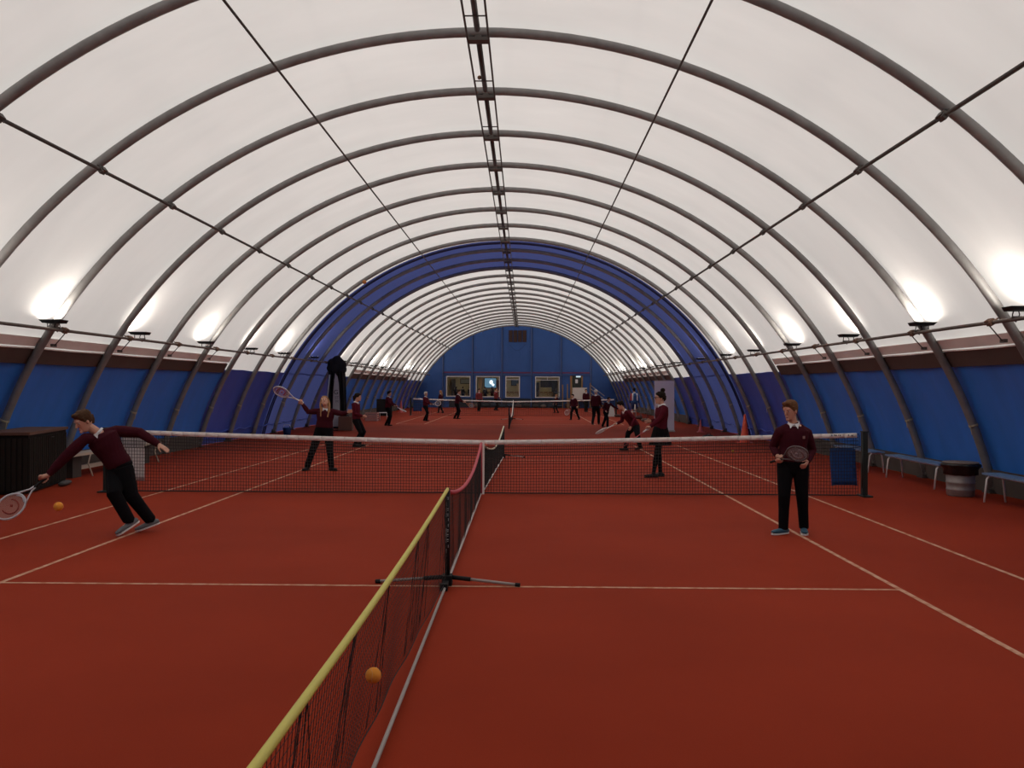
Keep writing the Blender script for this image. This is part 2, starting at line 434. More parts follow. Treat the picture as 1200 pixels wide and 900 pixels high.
# ------------------------------------------------------------------ end wall with clubroom
W = 1.0
wins = [(-6.07, -3.97, .93, 2.72), (-3.50, -1.42, .90, 2.72), (-.95, .30, .87, 2.72), (1.62, 3.73, .87, 2.70)]
door = (4.65, 5.72, .82, 2.76)
ops = wins+[door]
xs = sorted(set([x for w in ops for x in w[:2]]+[-9.3+.3*i for i in range(63)]))
mb = MB()
def topz(x):
    r = RM+.03
    return ZC+math.sqrt(max(0, r*r-x*x)) if abs(x) < 9.05 else 0
def wq(xa, xb, z0a, z1a, z1b, y=Y1):
    if z1a <= z0a and z1b <= z0a: return
    mb.add([(xa, y, z0a), (xb, y, z0a), (xb, y, max(z1b, z0a)), (xa, y, max(z1a, z0a))], [(0, 1, 2, 3)])
for xa, xb in zip(xs[:-1], xs[1:]):
    mid = (xa+xb)/2; op = [w for w in ops if w[0]-1e-6 < mid < w[1]+1e-6]
    if op:
        w = op[0]; wq(xa, xb, 0, w[2], w[2]); wq(xa, xb, w[3], topz(xa), topz(xb))
    else: wq(xa, xb, 0, topz(xa), topz(xb))
# reveals
for w in ops:
    xa, xb, za, zb = w
    mb.box(((xa+xb)/2, Y1+.06, za-.01), (xb-xa, .12, .02)); mb.box(((xa+xb)/2, Y1+.06, zb+.01), (xb-xa, .12, .02))
    mb.box((xa-.01, Y1+.06, (za+zb)/2), (.02, .12, zb-za)); mb.box((xb+.01, Y1+.06, (za+zb)/2), (.02, .12, zb-za))
mb.build('wall_far', ENDBLUE, kind='structure')
mb = MB()   # trapezoid cladding ribs
x = -8.7
while x < 8.8:
    segs = [(0.02, topz(x)-.12)]
    for w in ops:
        if w[0]-.05 < x < w[1]+.05:
            segs = [(0.02, w[2]-.06), (w[3]+.06, topz(x)-.12)]
    for a, b in segs:
        if b-a > .1: mb.box((x, Y1-.008, (a+b)/2), (.035, .016, b-a))
    x += .32
mb.build('trim_8', ENDBLUE, kind='structure')
mb = MB()
for X in (-6.37, -3.82, -1.27, 1.28, 3.84, 6.40):
    mb.m = 0; mb.box((X, Y1-.06, topz(X)/2), (.09, .12, topz(X)-.1)); mb.m = 1; mb.box((X+.075, Y1-.03, topz(X)/2), (.05, .05, topz(X)-.1))
mb.m = 0; mb.box((0, Y1-.05, 2.83), (12.7, .09, .06))
mb.m = 2; mb.box((0, Y1-.02, 3.03), (12.6, .035, .13))
mb.m = 3; mb.box((0, Y1-.045, .80), (11.0, .03, .05))
mb.build('trim_9', [MULL, ENDDARK, REDTRIM, ENDDARK], kind='structure')
for i, w in enumerate(wins):
    xa, xb, za, zb = w
    o = bpy.data.objects.new(f'window_{i+1}', None); C.objects.link(o); o['kind'] = 'structure'; o.location = ((xa+xb)/2, Y1, za)
    mb = MB(); t = .075
    mb.box(((xa+xb)/2, Y1-.02, za+t/2), (xb-xa, .08, t)); mb.box(((xa+xb)/2, Y1-.02, zb-t/2), (xb-xa, .08, t))
    mb.box((xa+t/2, Y1-.02, (za+zb)/2), (t, .08, zb-za-2*t)); mb.box((xb-t/2, Y1-.02, (za+zb)/2), (t, .08, zb-za-2*t))
    if i in (2, 3): mb.box(((xa+xb)/2, Y1-.02, zb-.30), (xb-xa-2*t, .06, .05))
    if i == 3: mb.box(((xa+xb)/2, Y1-.02, zb-.17), (.05, .06, .22))
    mb.build('window_frame', WINF, o)
    g = bpy.data.materials.get('glass_pane')
    if g is None:
        g = bpy.data.materials.new('glass_pane'); g.use_nodes = True; nt = g.node_tree; nt.nodes.clear()
        oo = nt.nodes.new('ShaderNodeOutputMaterial'); mx = nt.nodes.new('ShaderNodeMixShader'); tr = nt.nodes.new('ShaderNodeBsdfTransparent'); gl = nt.nodes.new('ShaderNodeBsdfGlossy')
        gl.inputs['Roughness'].default_value = .05; mx.inputs[0].default_value = .08; tr.inputs[0].default_value = (.9, .92, .92, 1)
        nt.links.new(tr.outputs[0], mx.inputs[1]); nt.links.new(gl.outputs[0], mx.inputs[2]); nt.links.new(mx.outputs[0], oo.inputs[0])
    mb = MB(); mb.box(((xa+xb)/2, Y1+.01, (za+zb)/2), (xb-xa-2*t, .008, zb-za-2*t)); mb.build('pane', g, o)
# clubroom behind
CR = mat('club_wall', (.55, .47, .28), .8, noise=.1, scale=2); CRF = mat('club_floor', (.20, .11, .06), .6)
mb = MB(); ya, yb = Y1+.13, Y1+5.0
mb.m = 0; mb.box((0, yb+.05, 1.9), (14.6, .1, 2.8)); mb.box((-7.3, (ya+yb)/2, 1.9), (.1, yb-ya, 2.8)); mb.box((7.3, (ya+yb)/2, 1.9), (.1, yb-ya, 2.8))
mb.build('wall_clubroom', CR, kind='structure')
mb = MB(); mb.box((0, (ya+yb)/2, .45), (14.6, yb-ya, .1)); mb.build('floor_clubroom', CRF, kind='structure')
mb = MB(); mb.box((0, (ya+yb)/2, 3.35), (14.6, yb-ya, .1)); mb.build('ceiling_clubroom', mat('club_ceiling', (.6, .58, .54), .8), kind='structure')
for X in (-5, -2.3, 0.6, 2.9, 5.4):
    L = bpy.data.lights.new('clubroom_lamp', 'AREA'); L.size = .6; L.energy = 15; L.color = (1, .85, .62)
    lo = bpy.data.objects.new('clubroom_lamp', L); C.objects.link(lo); lo.location = (X, Y1+2.2, 3.28)
    mb = MB(); mb.box((X, Y1+2.2, 3.295), (.62, .62, .02)); c = mb.build('ceiling_light', emit('club_light', (1, .9, .72), 2.2), loc=(X, Y1+2.2, 3.3)); tag(c, 'square ceiling light panel seen through the clubroom windows', 'light', 'clubroom ceiling lights')
# framed things on the clubroom wall, television, furniture
PF = mat('picture_dark', (.03, .028, .025), .5)
def picture(x, z, w, h, m, lab):
    t = thing('picture_frame', (x, yb-.03, z), lab, 'picture')
    mb = MB(); mb.box((x, yb-.03, z), (w, .04, h)); mb.build('frame', PF, t)
    mb = MB(); mb.box((x, yb-.055, z), (w-.12, .012, h-.12)); mb.build('print', m, t)
picture(-4.75, 2.30, 1.0, .5, mat('print_grey', (.30, .32, .30), .6), 'dark framed picture on the clubroom wall behind the leftmost window')
picture(2.75, 2.15, 1.15, .75, mat('print_dark', (.07, .06, .05), .6), 'dark framed picture seen through the wide right window')
picture(-.2, 2.2, .7, .6, mat('print_blue', (.10, .14, .2), .6), 'framed bluish picture seen through the narrow window')
t = thing('television', (-2.45, yb-.05, 2.1), 'bright bluish screen glowing behind the second window', 'television')
mb = MB(); mb.box((-2.45, yb-.04, 2.15), (1.15, .06, .95)); mb.build('casing', BLACK, t)
mb = MB(); mb.box((-2.45, yb-.075, 2.15), (1.06, .01, .86)); mb.build('screen', emit('screen_blue', (.12, .24, .34), 1.1), t)
mb = MB(); mb.ball((-2.38, yb-.09, 2.22), .17, 12, (1, .08, 1.2)); mb.ball((-2.2, yb-.09, 1.98), .12, 12, (1, .08, 1)); mb.build('screen_figure', emit('screen_white', (.8, .92, 1), 2.0), t)
def cabinet_row():
    for k, (x, w, h, c, lab) in enumerate([(-5.85, .35, 2.0, (.05, .045, .03), 'tall dark cupboard at the left of the leftmost window'), (-4.15, .5, 1.5, (.30, .24, .12), 'pale wooden cupboard behind the leftmost window'),
            (-1.75, .35, 1.9, (.10, .05, .03), 'brown tall cupboard behind the second window'), (-3.35, .35, 2.1, (.42, .26, .12), 'orange wooden cupboard behind the second window'), (.12, .3, 1.6, (.5, .4, .25), 'cream cupboard behind the narrow window'), (3.45, .5, 2.0, (.03, .03, .03), 'black tall cupboard behind the wide right window'), (1.9, .3, 1.7, (.03, .03, .03), 'dark slim cupboard at the left of the wide window')]):
        t = thing('cupboard', (x, yb-.3, .5), lab, 'cupboard')
        mm = mat('cupboard_%d' % k, c, .6)
        mb = MB(); mb.box((x, yb-.3, .5+h/2), (w, .4, h)); mb.build('carcass', mm, t)
        mb = MB(); mb.box((x, yb-.51, .5+h/2), (w-.04, .02, h-.06)); d = mb.build('door', mm, t)
        mb = MB(); mb.tube([(x+w*.3, yb-.54, .5+h*.5), (x+w*.3, yb-.54, .5+h*.6)], .012, 6); mb.build('handle', GREYROD, d)
cabinet_row()
TAB = mat('table_brown', (.25, .13, .06), .5)
tables = [(-5.0, 'wooden clubroom table behind the leftmost window'), (-2.4, 'wooden clubroom table behind the second window'), (-.4, 'wooden clubroom table behind the narrow window'), (2.6, 'wooden clubroom table behind the wide right window')]
for k, (x, lab) in enumerate(tables):
    t = thing('dining_table', (x, Y1+2.4, .5), lab, 'table')
    mb = MB(); mb.box((x, Y1+2.4, 1.24), (1.3, .75, .04)); mb.build('tabletop', TAB, t)
    for a in (-.58, .58):
        for b in (-.32, .32):
            mb = MB(); mb.box((x+a, Y1+2.4+b, .86), (.05, .05, .72)); mb.build('leg', TAB, t)
    for q in range(3):
        xx = x-.45+.42*q
        ct = thing('wooden_chair', (xx, Y1+1.75, .5), lab.replace('wooden clubroom table', f'wooden chair, {["left", "middle", "right"][q]} of three at the table'), 'chair')
        mb = MB(); mb.box((xx, Y1+1.75, .95), (.36, .36, .04)); mb.build('seat', WOOD, ct)
        mb = MB(); mb.box((xx, Y1+1.58, 1.33), (.36, .025, .14)); mb.box((xx, Y1+1.58, 1.13), (.36, .02, .06)); mb.build('backrest', WOOD, ct)
        for a in (-.16, .16):
            for b in (-.16, .16):
                mb = MB(); top = 1.40 if b < 0 else .94; mb.box((xx+a, Y1+1.75+b, (.5+top)/2), (.035, .035, top-.5)); mb.build('leg', WOOD, ct)
# vent above
t = thing('wall_vent', (0, Y1, 5.6), 'dark brown vent of four louvred panels high on the blue end wall', 'vent')
for k in range(4):
    c = atY(598.5+5.4*k, 394, Y1); 
    mb = MB(); mb.box((c.x, Y1-.04, c.z), (.33, .06, 1.0)); mb.build('panel', LOUV, t)
    mb = MB()
    for q in range(9): mb.box((c.x, Y1-.08, c.z-.44+.11*q), (.29, .03, .03))
    mb.build('louvre', mat('louvre_edge', (.06, .02, .016), .6), t)
t = thing('cable_loop', (0, Y1, 4.8), 'thin dark cable drooping below the high louvred vent', 'cable')
mb = MB(); a = atY(597, 404, Y1); b = atY(616, 403, Y1); mb.tube([a.lerp(b, k/12)+V((0, -.14, -.55*math.sin(PI*k/12))) for k in range(13)], .012, 5); mb.build('cord', ENDDARK, t)
# door and stairs
o = bpy.data.objects.new('door_1', None); C.objects.link(o); o['kind'] = 'structure'; o.location = (5.2, Y1, .82)
mb = MB(); xa, xb, za, zb = door
mb.box((xa+.06, Y1-.03, (za+zb)/2), (.16, .10, zb-za)); mb.box((xb-.05, Y1-.03, (za+zb)/2), (.10, .10, zb-za)); mb.build('door_frame', mat('door_wood', (.30, .15, .06), .6, noise=.2), o)
mb = MB(); mb.box(((xa+xb)/2+.02, Y1+.03, (za+zb)/2), (xb-xa-.3, .04, zb-za)); mb.build('door_leaf', mat('door_dark', (.018, .022, .020), .5), o)
mb = MB(); mb.box(((xa+xb)/2, Y1-.0, 2.30), (.22, .02, .33)); mb.build('notice', WHITE, o)
mb = MB(); mb.box(((xa+xb)/2+.15, Y1-.04, 2.70), (.40, .06, .12)); mb.build('sign', emit('exit_sign', (.6, .75, .8), .9), o)
WDK = mat('stair_wood', (.28, .17, .08), .7, noise=.25)
t = thing('stair_platform', (5.2, Y1-.8, 0), 'wooden stair landing with posts and handrails at the clubroom door', 'staircase')
mb = MB(); mb.box((5.35, Y1-.55, .78), (1.9, 1.0, .08)); mb.build('landing', WDK, t)
for X, H in ((4.35, 2.05), (4.47, .78), (6.28, 2.15), (5.25, .78), (3.95, 2.0)):
    mb = MB(); mb.box((X, Y1-1.02, H/2), (.09, .09, H)); mb.build('post', WDK, t)
for k in range(4):
    mb = MB(); mb.box((3.55, Y1-1.0+.0, .2+.38*k), (.75, .5-.08*k, .05)); mb.build('step', mat('step_blue', (.05, .08, .15), .6), t)
for z1 in (2.0, 1.7, 1.35):
    mb = MB(); mb.bar((6.28, Y1-1.02, z1), (7.5, Y1-1.02, z1-.95), .05, .06); mb.build('handrail', mat('rail_grey', (.35, .33, .32), .6), t)
mb = MB(); mb.bar((6.28, Y1-.98, .74), (7.6, Y1-.98, .06), .04, .22); mb.build('stringer', WDK, t)
c1 = atY(671, 454.5, Y1-1.2); c2 = atY(688, 468, Y1-1.2)
t = thing('whiteboard', ((c1.x+c2.x)/2, Y1-1.12, .9), 'white board fixed to the stair landing in front of the door', 'board')
mb = MB(); mb.box(((c1.x+c2.x)/2, Y1-1.12, (c1.z+c2.z)/2), (c2.x-c1.x, .03, c1.z-c2.z)); mb.build('sheet', mat('board_white', (.62, .60, .56), .6), t)
mb = MB(); mb.box(((c1.x+c2.x)/2, Y1-1.10, c1.z+.01), (c2.x-c1.x+.04, .05, .04)); mb.box(((c1.x+c2.x)/2, Y1-1.10, c2.z-.01), (c2.x-c1.x+.04, .05, .04)); mb.build('frame', GREYROD, t)
# dark crates and bags along the foot of the end wall
random.seed(3)
CL = [mat('clutter_a', (.03, .03, .032), .8), mat('clutter_b', (.10, .05, .045), .8), mat('clutter_c', (.16, .12, .10), .8), mat('clutter_d', (.02, .035, .06), .8)]
names = ['dark kit bag', 'brown kit bag', 'tan kit bag', 'navy kit bag']
x = -3.6; k = 0
places = ['below the left end of the second window', 'below the middle of the second window', 'below the right end of the second window', 'below the left part of the narrow window', 'below the right part of the narrow window', 'under the blank wall right of the narrow window', 'just left of the wide right window', 'below the wide right window, left end', 'below the wide right window, middle', 'below the wide right window, right end', 'beside the stair steps', 'under the landing, left', 'under the landing, right']
while x < 5.6 and k < len(places):
    w = random.uniform(.5, .68); h = random.uniform(.30, .52); ci = random.randrange(4)
    t = thing('kit_bag', (x+w/2, Y1-.5, 0), f'{names[ci]} on the floor {places[k]}', 'bag', 'kit bags along the end wall')
    mb = MB(); mb.loft([(x+.16, Y1-.45, h*.48), (x+w/2, Y1-.46, h*.5), (x+w-.16, Y1-.45, h*.48)], [h*.42, h*.49, h*.42], [.15, .18, .15], (0, 0, 1), 12); mb.build('bag_body', CL[ci], t)
    mb = MB(); mb.tube([(x+w*.25, Y1-.6, h*.85), (x+w*.35, Y1-.62, h*1.15), (x+w*.65, Y1-.62, h*1.15), (x+w*.75, Y1-.6, h*.85)], .015, 5); mb.build('strap', CL[(ci+1) % 4], t)
    x += w+.10; k += 1
# bench-back board under the windows (dark dado)
mb = MB(); mb.box((-1.0, Y1-.03, .40), (9.6, .05, .72)); mb.build('baseboard_far', mat('dado', (.02, .024, .035), .8), kind='structure')
# near end wall behind the camera
mb = MB(); n = 40; pts = [(math.cos(A0+(PI-2*A0)*k/n)*RM, Y0, ZC+math.sin(A0+(PI-2*A0)*k/n)*RM) for k in range(n+1)]
mb.add(pts, [tuple(range(n+1))]); mb.build('wall_near', ENDBLUE, kind='structure')

# ------------------------------------------------------------------ nets
def tennis_net(Y, label, detail=True):
    t = thing('tennis_net', (0, Y, 0), label, 'tennis net')
    HW = 6.4
    def top(x): return .914+(1.07-.914)*(abs(x)/HW)**1.25
    cell = .048 if detail else .10; r = .0042 if detail else .009
    mb = MB(); xs = []; x = -HW+.06
    def bag(x, z): return .015*math.sin(x*7)*(1-z)
    while x < HW-.05: xs.append(x); x += cell
    for x in xs:
        h = top(x)-.02; mb.tube([(x, Y+bag(x, 0), .02), (x, Y+bag(x, .5), h/2), (x, Y, h)], r, 3, caps=False, sm=False)
    nrow = int(.9/cell)
    for k in range(nrow+1):
        fr = k/nrow; rr = r*1.6 if fr > .72 else r
        mb.tube([(x, Y+.004+bag(x, fr), .02+(top(x)-.04)*fr) for x in [-HW+.06+(2*HW-.12)*q/48 for q in range(49)]], rr, 3, caps=False, sm=False)
    if detail:
        for x in xs:   # doubled upper rows
            h = top(x); mb.tube([(x+cell*.5, Y+.012, h*.72), (x+cell*.5, Y+.012, h-.04)], r, 3, caps=False, sm=False)
    mb.tube([(x, Y+bag(x, 0), .02) for x in [-HW+.06+(2*HW-.12)*q/48 for q in range(49)]], .011, 5, caps=False)
    mb.build('netting', CORD, t)
    mb = MB()
    X = [-HW+.1+(2*HW-.2)*q/64 for q in range(65)]
    for a, b in zip(X[:-1], X[1:]):
        za, zb = top(a), top(b); h = .076
        vs = [(a, Y-.016, za), (a, Y+.016, za), (a, Y+.016, za-h), (a, Y-.016, za-h), (b, Y-.016, zb), (b, Y+.016, zb), (b, Y+.016, zb-h), (b, Y-.016, zb-h)]
        mb.add(vs, [(0, 1, 5, 4), (1, 2, 6, 5), (2, 3, 7, 6), (3, 0, 4, 7), (0, 3, 2, 1), (4, 5, 6, 7)], True)
    hb = mb.build('headband', WTAPE, t)
    if detail:
        mb = MB(); zz = top(6.0)-.031
        for q, (xx, w) in enumerate([(5.88, .03), (5.92, .02), (5.95, .03), (5.99, .015), (6.02, .025), (6.16, .022), (6.22, .035)]):
            mb.box((xx, Y-.018, zz+.004*(q % 2)), (w, .003, .022))
        mb.build('printed_mark', mat('print_ink', (.15, .15, .16), .7), hb)
    mb = MB(); mb.box((0, Y-.02, .455), (.055, .008, .91)); mb.box((0, Y+.02, .455), (.055, .008, .91)); mb.build('centre_strap', WTAPE, t)
    for s in (-1, 1):
        mb = MB(); mb.box((s*(HW+.03), Y, .54), (.085, .085, 1.08)); mb.box((s*(HW+.03), Y, 1.09), (.10, .10, .02))
        p = mb.build('post', DGREEN, t)
        mb = MB(); mb.box((s*(HW+.04), Y, .012), (.16, .3, .024)); mb.build('base', DGREEN, p)
        mb = MB(); mb.tube([(s*(HW-.02), Y-.05, .15), (s*(HW-.02), Y-.05, .95)], .012, 6); mb.build('lacing_rod', DGREEN, p)
    return t
tennis_net(NET1, 'full-width tennis net with white headband across the near court')
tennis_net(NET2, 'distant full-width tennis net across the far court', False)

def mini_net(label, xa, ya, xb, yb, ztop, tape, rod, wav=.03, poles=(), rodx=0, tr=.017, zbot=None, bshift=0., rodr=.016, cell=.042, cr=.0014, txt=False, pole_m=None, feet=None, phase=0.):
    """net running along the hall; ztop(t) gives the tape height; poles = list of t"""
    t0 = thing('mini_tennis_net', (xa, ya, 0), label, 'net')
    L = yb-ya
    def P(t, z, w=0): return V((xa+(xb-xa)*t+w, ya+L*t, z))
    def wave(t, f):
        y = ya+L*t
        return wav*math.sin(PI*min(1, t*8))*math.sin(PI*min(1, (1-t)*8))*math.sin(PI*f)**.7*(math.sin(y*3.1+phase)+.6*math.sin(y*7.7+f*2+phase))+wav*.22*math.sin(y*6)*(1-f)*math.sin(PI*t)-bshift*(1-f)*math.sin(PI*t)
    zb = zbot or (lambda t: .05)
    mb = MB(); n = max(8, int(L/cell)); rows = 18
    for k in range(n+1):
        t = k/n; a = zb(t); b = ztop(t)-.01
        mb.tube([P(t, a+(b-a)*f, wave(t, f)) for f in (0, .2, .4, .6, .8, 1)], cr, 3, caps=False, sm=False)
    m = max(24, int(L/.14))
    for q in range(rows+1):
        f = q/rows; rr = cr*3.2 if q == 0 else cr
        mb.tube([P(t, zb(t)+(ztop(t)-.01-zb(t))*f, wave(t, f)) for t in [k/m for k in range(m+1)]], rr, 3, caps=False, sm=False)
    # gathered folds where the slack net bunches up
    y = 1.3
    rnd = random.Random(int(ya*10))
    for q in range(int(L/.9)+1):
        t = min(.98, max(.02, (q+.5+rnd.uniform(-.3, .3))*.9/L)); z1 = ztop(t)-.02; z0 = zb(t)
        for e in range(4):
            dx = rnd.uniform(-.02, .02); dt = rnd.uniform(-.05, .05)/L
            T_ = lambda f_: min(.995, max(.005, t+dt*(1+5*(1-f_)))); mb.tube([P(T_(f_), z0+(z1-z0)*f_, wave(T_(f_), f_)+dx*.5*math.sin(PI*f_)) for f_ in (1, .85, .7, .5, .35, .2, .05)], cr*1.5, 3, caps=False, sm=False)
    mb.build('netting', CORD, t0)
    mb = MB(); N = 30
    pts = [P(k/N, ztop(k/N)) for k in range(N+1)]
    mb.tube(pts, tr, 8); mb.build('tape', tape, t0)
    if rod is not None:
        mb = MB(); mb.tube([P(0, .028, rodx), P(1, .028, rodx)], rodr, 8); mb.build('base_rail', rod, t0)
    for t in poles:
        p = P(t, 0); h = ztop(t)+.01
        mb = MB(); mb.tube([p+V((0, 0, .03)), p+V((0, 0, h))], .024, 10)
        po = mb.build('pole', pole_m or BLACK, t0)
        if txt:
            mb = MB(); rnd2 = random.Random(5); z = .80
            while z > .28:       # worn white lettering running down the pole
                kd = rnd2.randrange(4); a = .028
                yy = p.y-.0245
                if kd in (0, 1): mb.box((p.x-.008, yy, z), (.005, .006, a*1.5))
                if kd in (1, 2): mb.box((p.x+.004, yy, z+.008), (.016, .006, .006)); mb.box((p.x+.004, yy, z-.008), (.014, .006, .005))
                if kd in (2, 3): mb.box((p.x+.010, yy, z), (.005, .006, a*.9))
                z -= .042+rnd2.random()*.012
            mb.build('lettering', mat('letter_white', (.45, .43, .42), .6), po)
    for (t, half, tilt) in (feet or []):
        p = P(t, 0); f = None
        for s in (-1, 1):
            mb = MB(); mb.m = 0; a = p+V((s*.02, 0, .075)); b = p+V((s*half, s*tilt, .016)); mb.tube([a, a.lerp(b, .30)], .021, 8)
            mb.tube([a.lerp(b, .93), b], .019, 8); mb.m = 1; mb.tube([a.lerp(b, .28), a.lerp(b, .95)], .014, 8)
            mb.build('foot', [BLACK, GREYROD], t0)
        mb = MB(); mb.box(p+V((0, 0, .05)), (.09, .12, .09)); mb.box(p+V((-.005, -.14, .035)), (.05, .18, .04)); mb.box(p+V((-.01, -.22, .035)), (.07, .05, .06)); mb.box(p+V((0, .10, .045)), (.05, .10, .06)); mb.build('foot_joint', BLACK, t0)
    return t0
mini_net('low net with a yellow top tape, nearest to the viewer', 0, 1.10, 0, 7.50, lambda t: .845+.035*t-.05*math.sin(PI*t), YELLOW, GREYROD, .035, poles=(1, 0), zbot=lambda t: .06+.03*math.sin(PI*t*2), txt=True, feet=[(1, .67, -.05), (0, .67, 0)], tr=.0165, bshift=.09, rodr=.012)
mini_net('low net with a sagging red-pink top tape in front of the white centre strap', .0, 7.56, -.02, 13.70, lambda t: .85-.95*t+.95*t*t+.02*t, PINK, mat('rail_white', (.50, .44, .42), .5), .03, poles=(.995,), zbot=lambda t: .04, pole_m=mat('pole_pink', (.42, .05, .07), .6, noise=.4, scale=40), tr=.021, phase=1.)
mini_net('low net with a white top tape just beyond the near tennis net', 0.0, 14.1, .17, 21.0, lambda t: .80-.30*math.sin(PI*t)*.9, mat('tape_cream', (.70, .66, .50), .7), WTAPE, .04, poles=(1,), zbot=lambda t: .05, feet=[(1, .55, -.05)], phase=2., cr=.0022)
mini_net('slack low net with a drooping white top tape at the far tennis net', .05, 34.6, 0.0, 50.9, lambda t: 1.0-2.9*t*(1-t)-.04*t, WTAPE, None, .05, poles=(0, .99), zbot=lambda t: .04, feet=[(.63, .6, 0)], phase=3., cr=.003, cell=.10, tr=.02)

# cloths hanging on the nets by the posts
def cloth(label, x0, x1, z0, z1, Y, m, tilt=0):
    mb = MB(); n = 8; vs = []
    for side in (0, 1):
        for j in range(n+1):
            for i in range(n+1):
                u = i/n; w = j/n; x = x0+(x1-x0)*u+tilt*(1-w); z = z0+(z1-z0)*w+.02*math.sin(u*3)
                vs.append((x, Y+.012*math.sin(u*9)*(1-w)+side*.006, z))
    K = (n+1)**2; fs = []
    for j in range(n):
        for i in range(n):
            a = j*(n+1)+i; fs += [(a, a+1, a+n+2, a+n+1), (K+a, K+a+n+1, K+a+n+2, K+a+1)]
    for i in range(n): fs += [(i, K+i, K+i+1, i+1), (n*(n+1)+i, n*(n+1)+i+1, K+n*(n+1)+i+1, K+n*(n+1)+i)]
    for j in range(n):
        a = j*(n+1); fs += [(a, a+n+1, K+a+n+1, K+a), (a+n, K+a+n, K+a+2*n+1, a+2*n+1)]
    mb.add(vs, fs, True); c = mb.build('hanging_cloth', m, loc=((x0+x1)/2, Y, z0)); tag(c, label, 'cloth')
    return c
cloth('blue cloth panel hanging behind the near net beside its right post', 5.86, 6.29, .17, .80, NET1+.035, BLUETOWEL, .04)
cloth('white cloth panel hanging behind the near net beside its left post', -6.20, -5.80, .18, .93, NET1+.035, WGRID)
cloth('blue cloth panel hanging on the far net beside its left post', -6.28, -5.75, .25, .92, NET2+.04, BLUETOWEL)

# ------------------------------------------------------------------ rackets
def racket(label, G, axis, width, frame, strings=None, grip=None, logo=None, sc=1., fine=True, hold=.07):
    """G = where the hand holds the grip; axis points to the head; width = in-plane direction"""
    a = V(axis).normalized(); w = V(width); w = (w-a*w.dot(a)).normalized(); n = a.cross(w); B = V(G)-a*hold*sc
    P = lambda u, v, q=0: B+a*u*sc+w*v*sc+n*q*sc
    t = thing('tennis_racket', G, label, 'racket')
    mb = MB(); hoop = [P(.515+.170*math.cos(q), .128*math.sin(q)) for q in [2*PI*k/36 for k in range(36)]]
    mb.tube(hoop, .0125*sc, 6, closed=True)
    for s in (-1, 1): mb.tube([P(.19, s*.010), P(.24, s*.014), P(.31, s*.045), P(.385, s*.088)], .010*sc, 6)
    mb.tube([P(.385, -.06), P(.355, 0), P(.385, .06)], .009*sc, 6)
    mb.build('frame', frame, t)
    mb = MB(); mb.tube([P(0, 0), P(.012, 0), P(.18, 0), P(.20, 0)], [.019*sc, .016*sc, .015*sc, .012*sc], 8); mb.build('grip', grip or BLACK, t)
    mb = MB(); st = .0125 if fine else .03; rr = .0016 if fine else .004
    v = -.115
    while v < .12:
        h = .158*math.sqrt(max(0, 1-(v/.122)**2)); mb.tube([P(.515-h, v), P(.515+h, v)], rr, 3, caps=False, sm=False); v += st
    u = -.15
    while u < .155:
        h = .12*math.sqrt(max(0, 1-(u/.162)**2)); mb.tube([P(.515+u, -h), P(.515+u, h)], rr, 3, caps=False, sm=False); u += st
    so = mb.build('strings', strings or mat('string_grey', (.45, .40, .38), .5), t)
    if logo is not None:
        mb = MB()
        mb.tube([P(.515+.085*math.cos(q), .085*math.sin(q), .0) for q in [-.3+4.2*k/18 for k in range(19)]], .009*sc, 6)
        mb.ball(P(.50, .0), .018*sc, 8)
        mb.build('string_mark', logo, so)
    return t

# ------------------------------------------------------------------ people
def ik(a, b, l1, l2, pole):
    a, b = V(a), V(b); d = b-a; L = min(d.length, (l1+l2)*.999); u = d.normalized()
    x = (l1*l1-l2*l2+L*L)/(2*L); h = math.sqrt(max(0, l1*l1-x*x)); p = V(pole); p = p-u*p.dot(u)
    p = p.normalized() if p.length > 1e-4 else u.orthogonal()
    return a+u*x+p*h
def remesh(o, vox, it=3, fac=.5):
    m = o.modifiers.new('remesh', 'REMESH'); m.mode = 'VOXEL'; m.voxel_size = vox; m.use_smooth_shade = True
    if it: s = o.modifiers.new('smooth', 'SMOOTH'); s.factor = fac; s.iterations = it
def hand(mb, wr, d, n, s, curl, side):
    """wrist, direction, palm normal, scale, curl per joint (rad), side=+1/-1: where the thumb sits along w"""
    d = V(d).normalized(); n = V(n); n = (n-d*n.dot(d)).normalized(); w = d.cross(n)*side
    mb.loft([wr, wr+d*.03*s, wr+d*.085*s], [.024*s, .038*s, .040*s], [.018*s, .017*s, .014*s], w, 10)
    for k, (off, L) in enumerate(((.031, .068), (.011, .078), (-.010, .073), (-.030, .058))):
        p = wr+d*.082*s+w*off*s; a = curl*.5; pts = [p]; ax = d
        for seg in (.42, .32, .26):
            a += curl*.6; ax = d*math.cos(a)+n*math.sin(a); p = p+ax*L*seg*s; pts.append(p)
        mb.tube([pts[0]-d*.02*s]+pts, [.0095*s, .0095*s, .009*s, .0085*s, .0065*s], 6)
    b = wr+d*.02*s+w*.028*s; q = (w*.75+d*.65+n*.25).normalized(); q2 = (w*(.15-.5*min(1, curl))+d*.8+n*(.3+.7*min(1, curl))).normalized()
    mb.tube([b, b+q*.035*s, b+q*.035*s+q2*.03*s, b+q*.035*s+q2*.055*s], [.014*s, .011*s, .010*s, .007*s], 6)
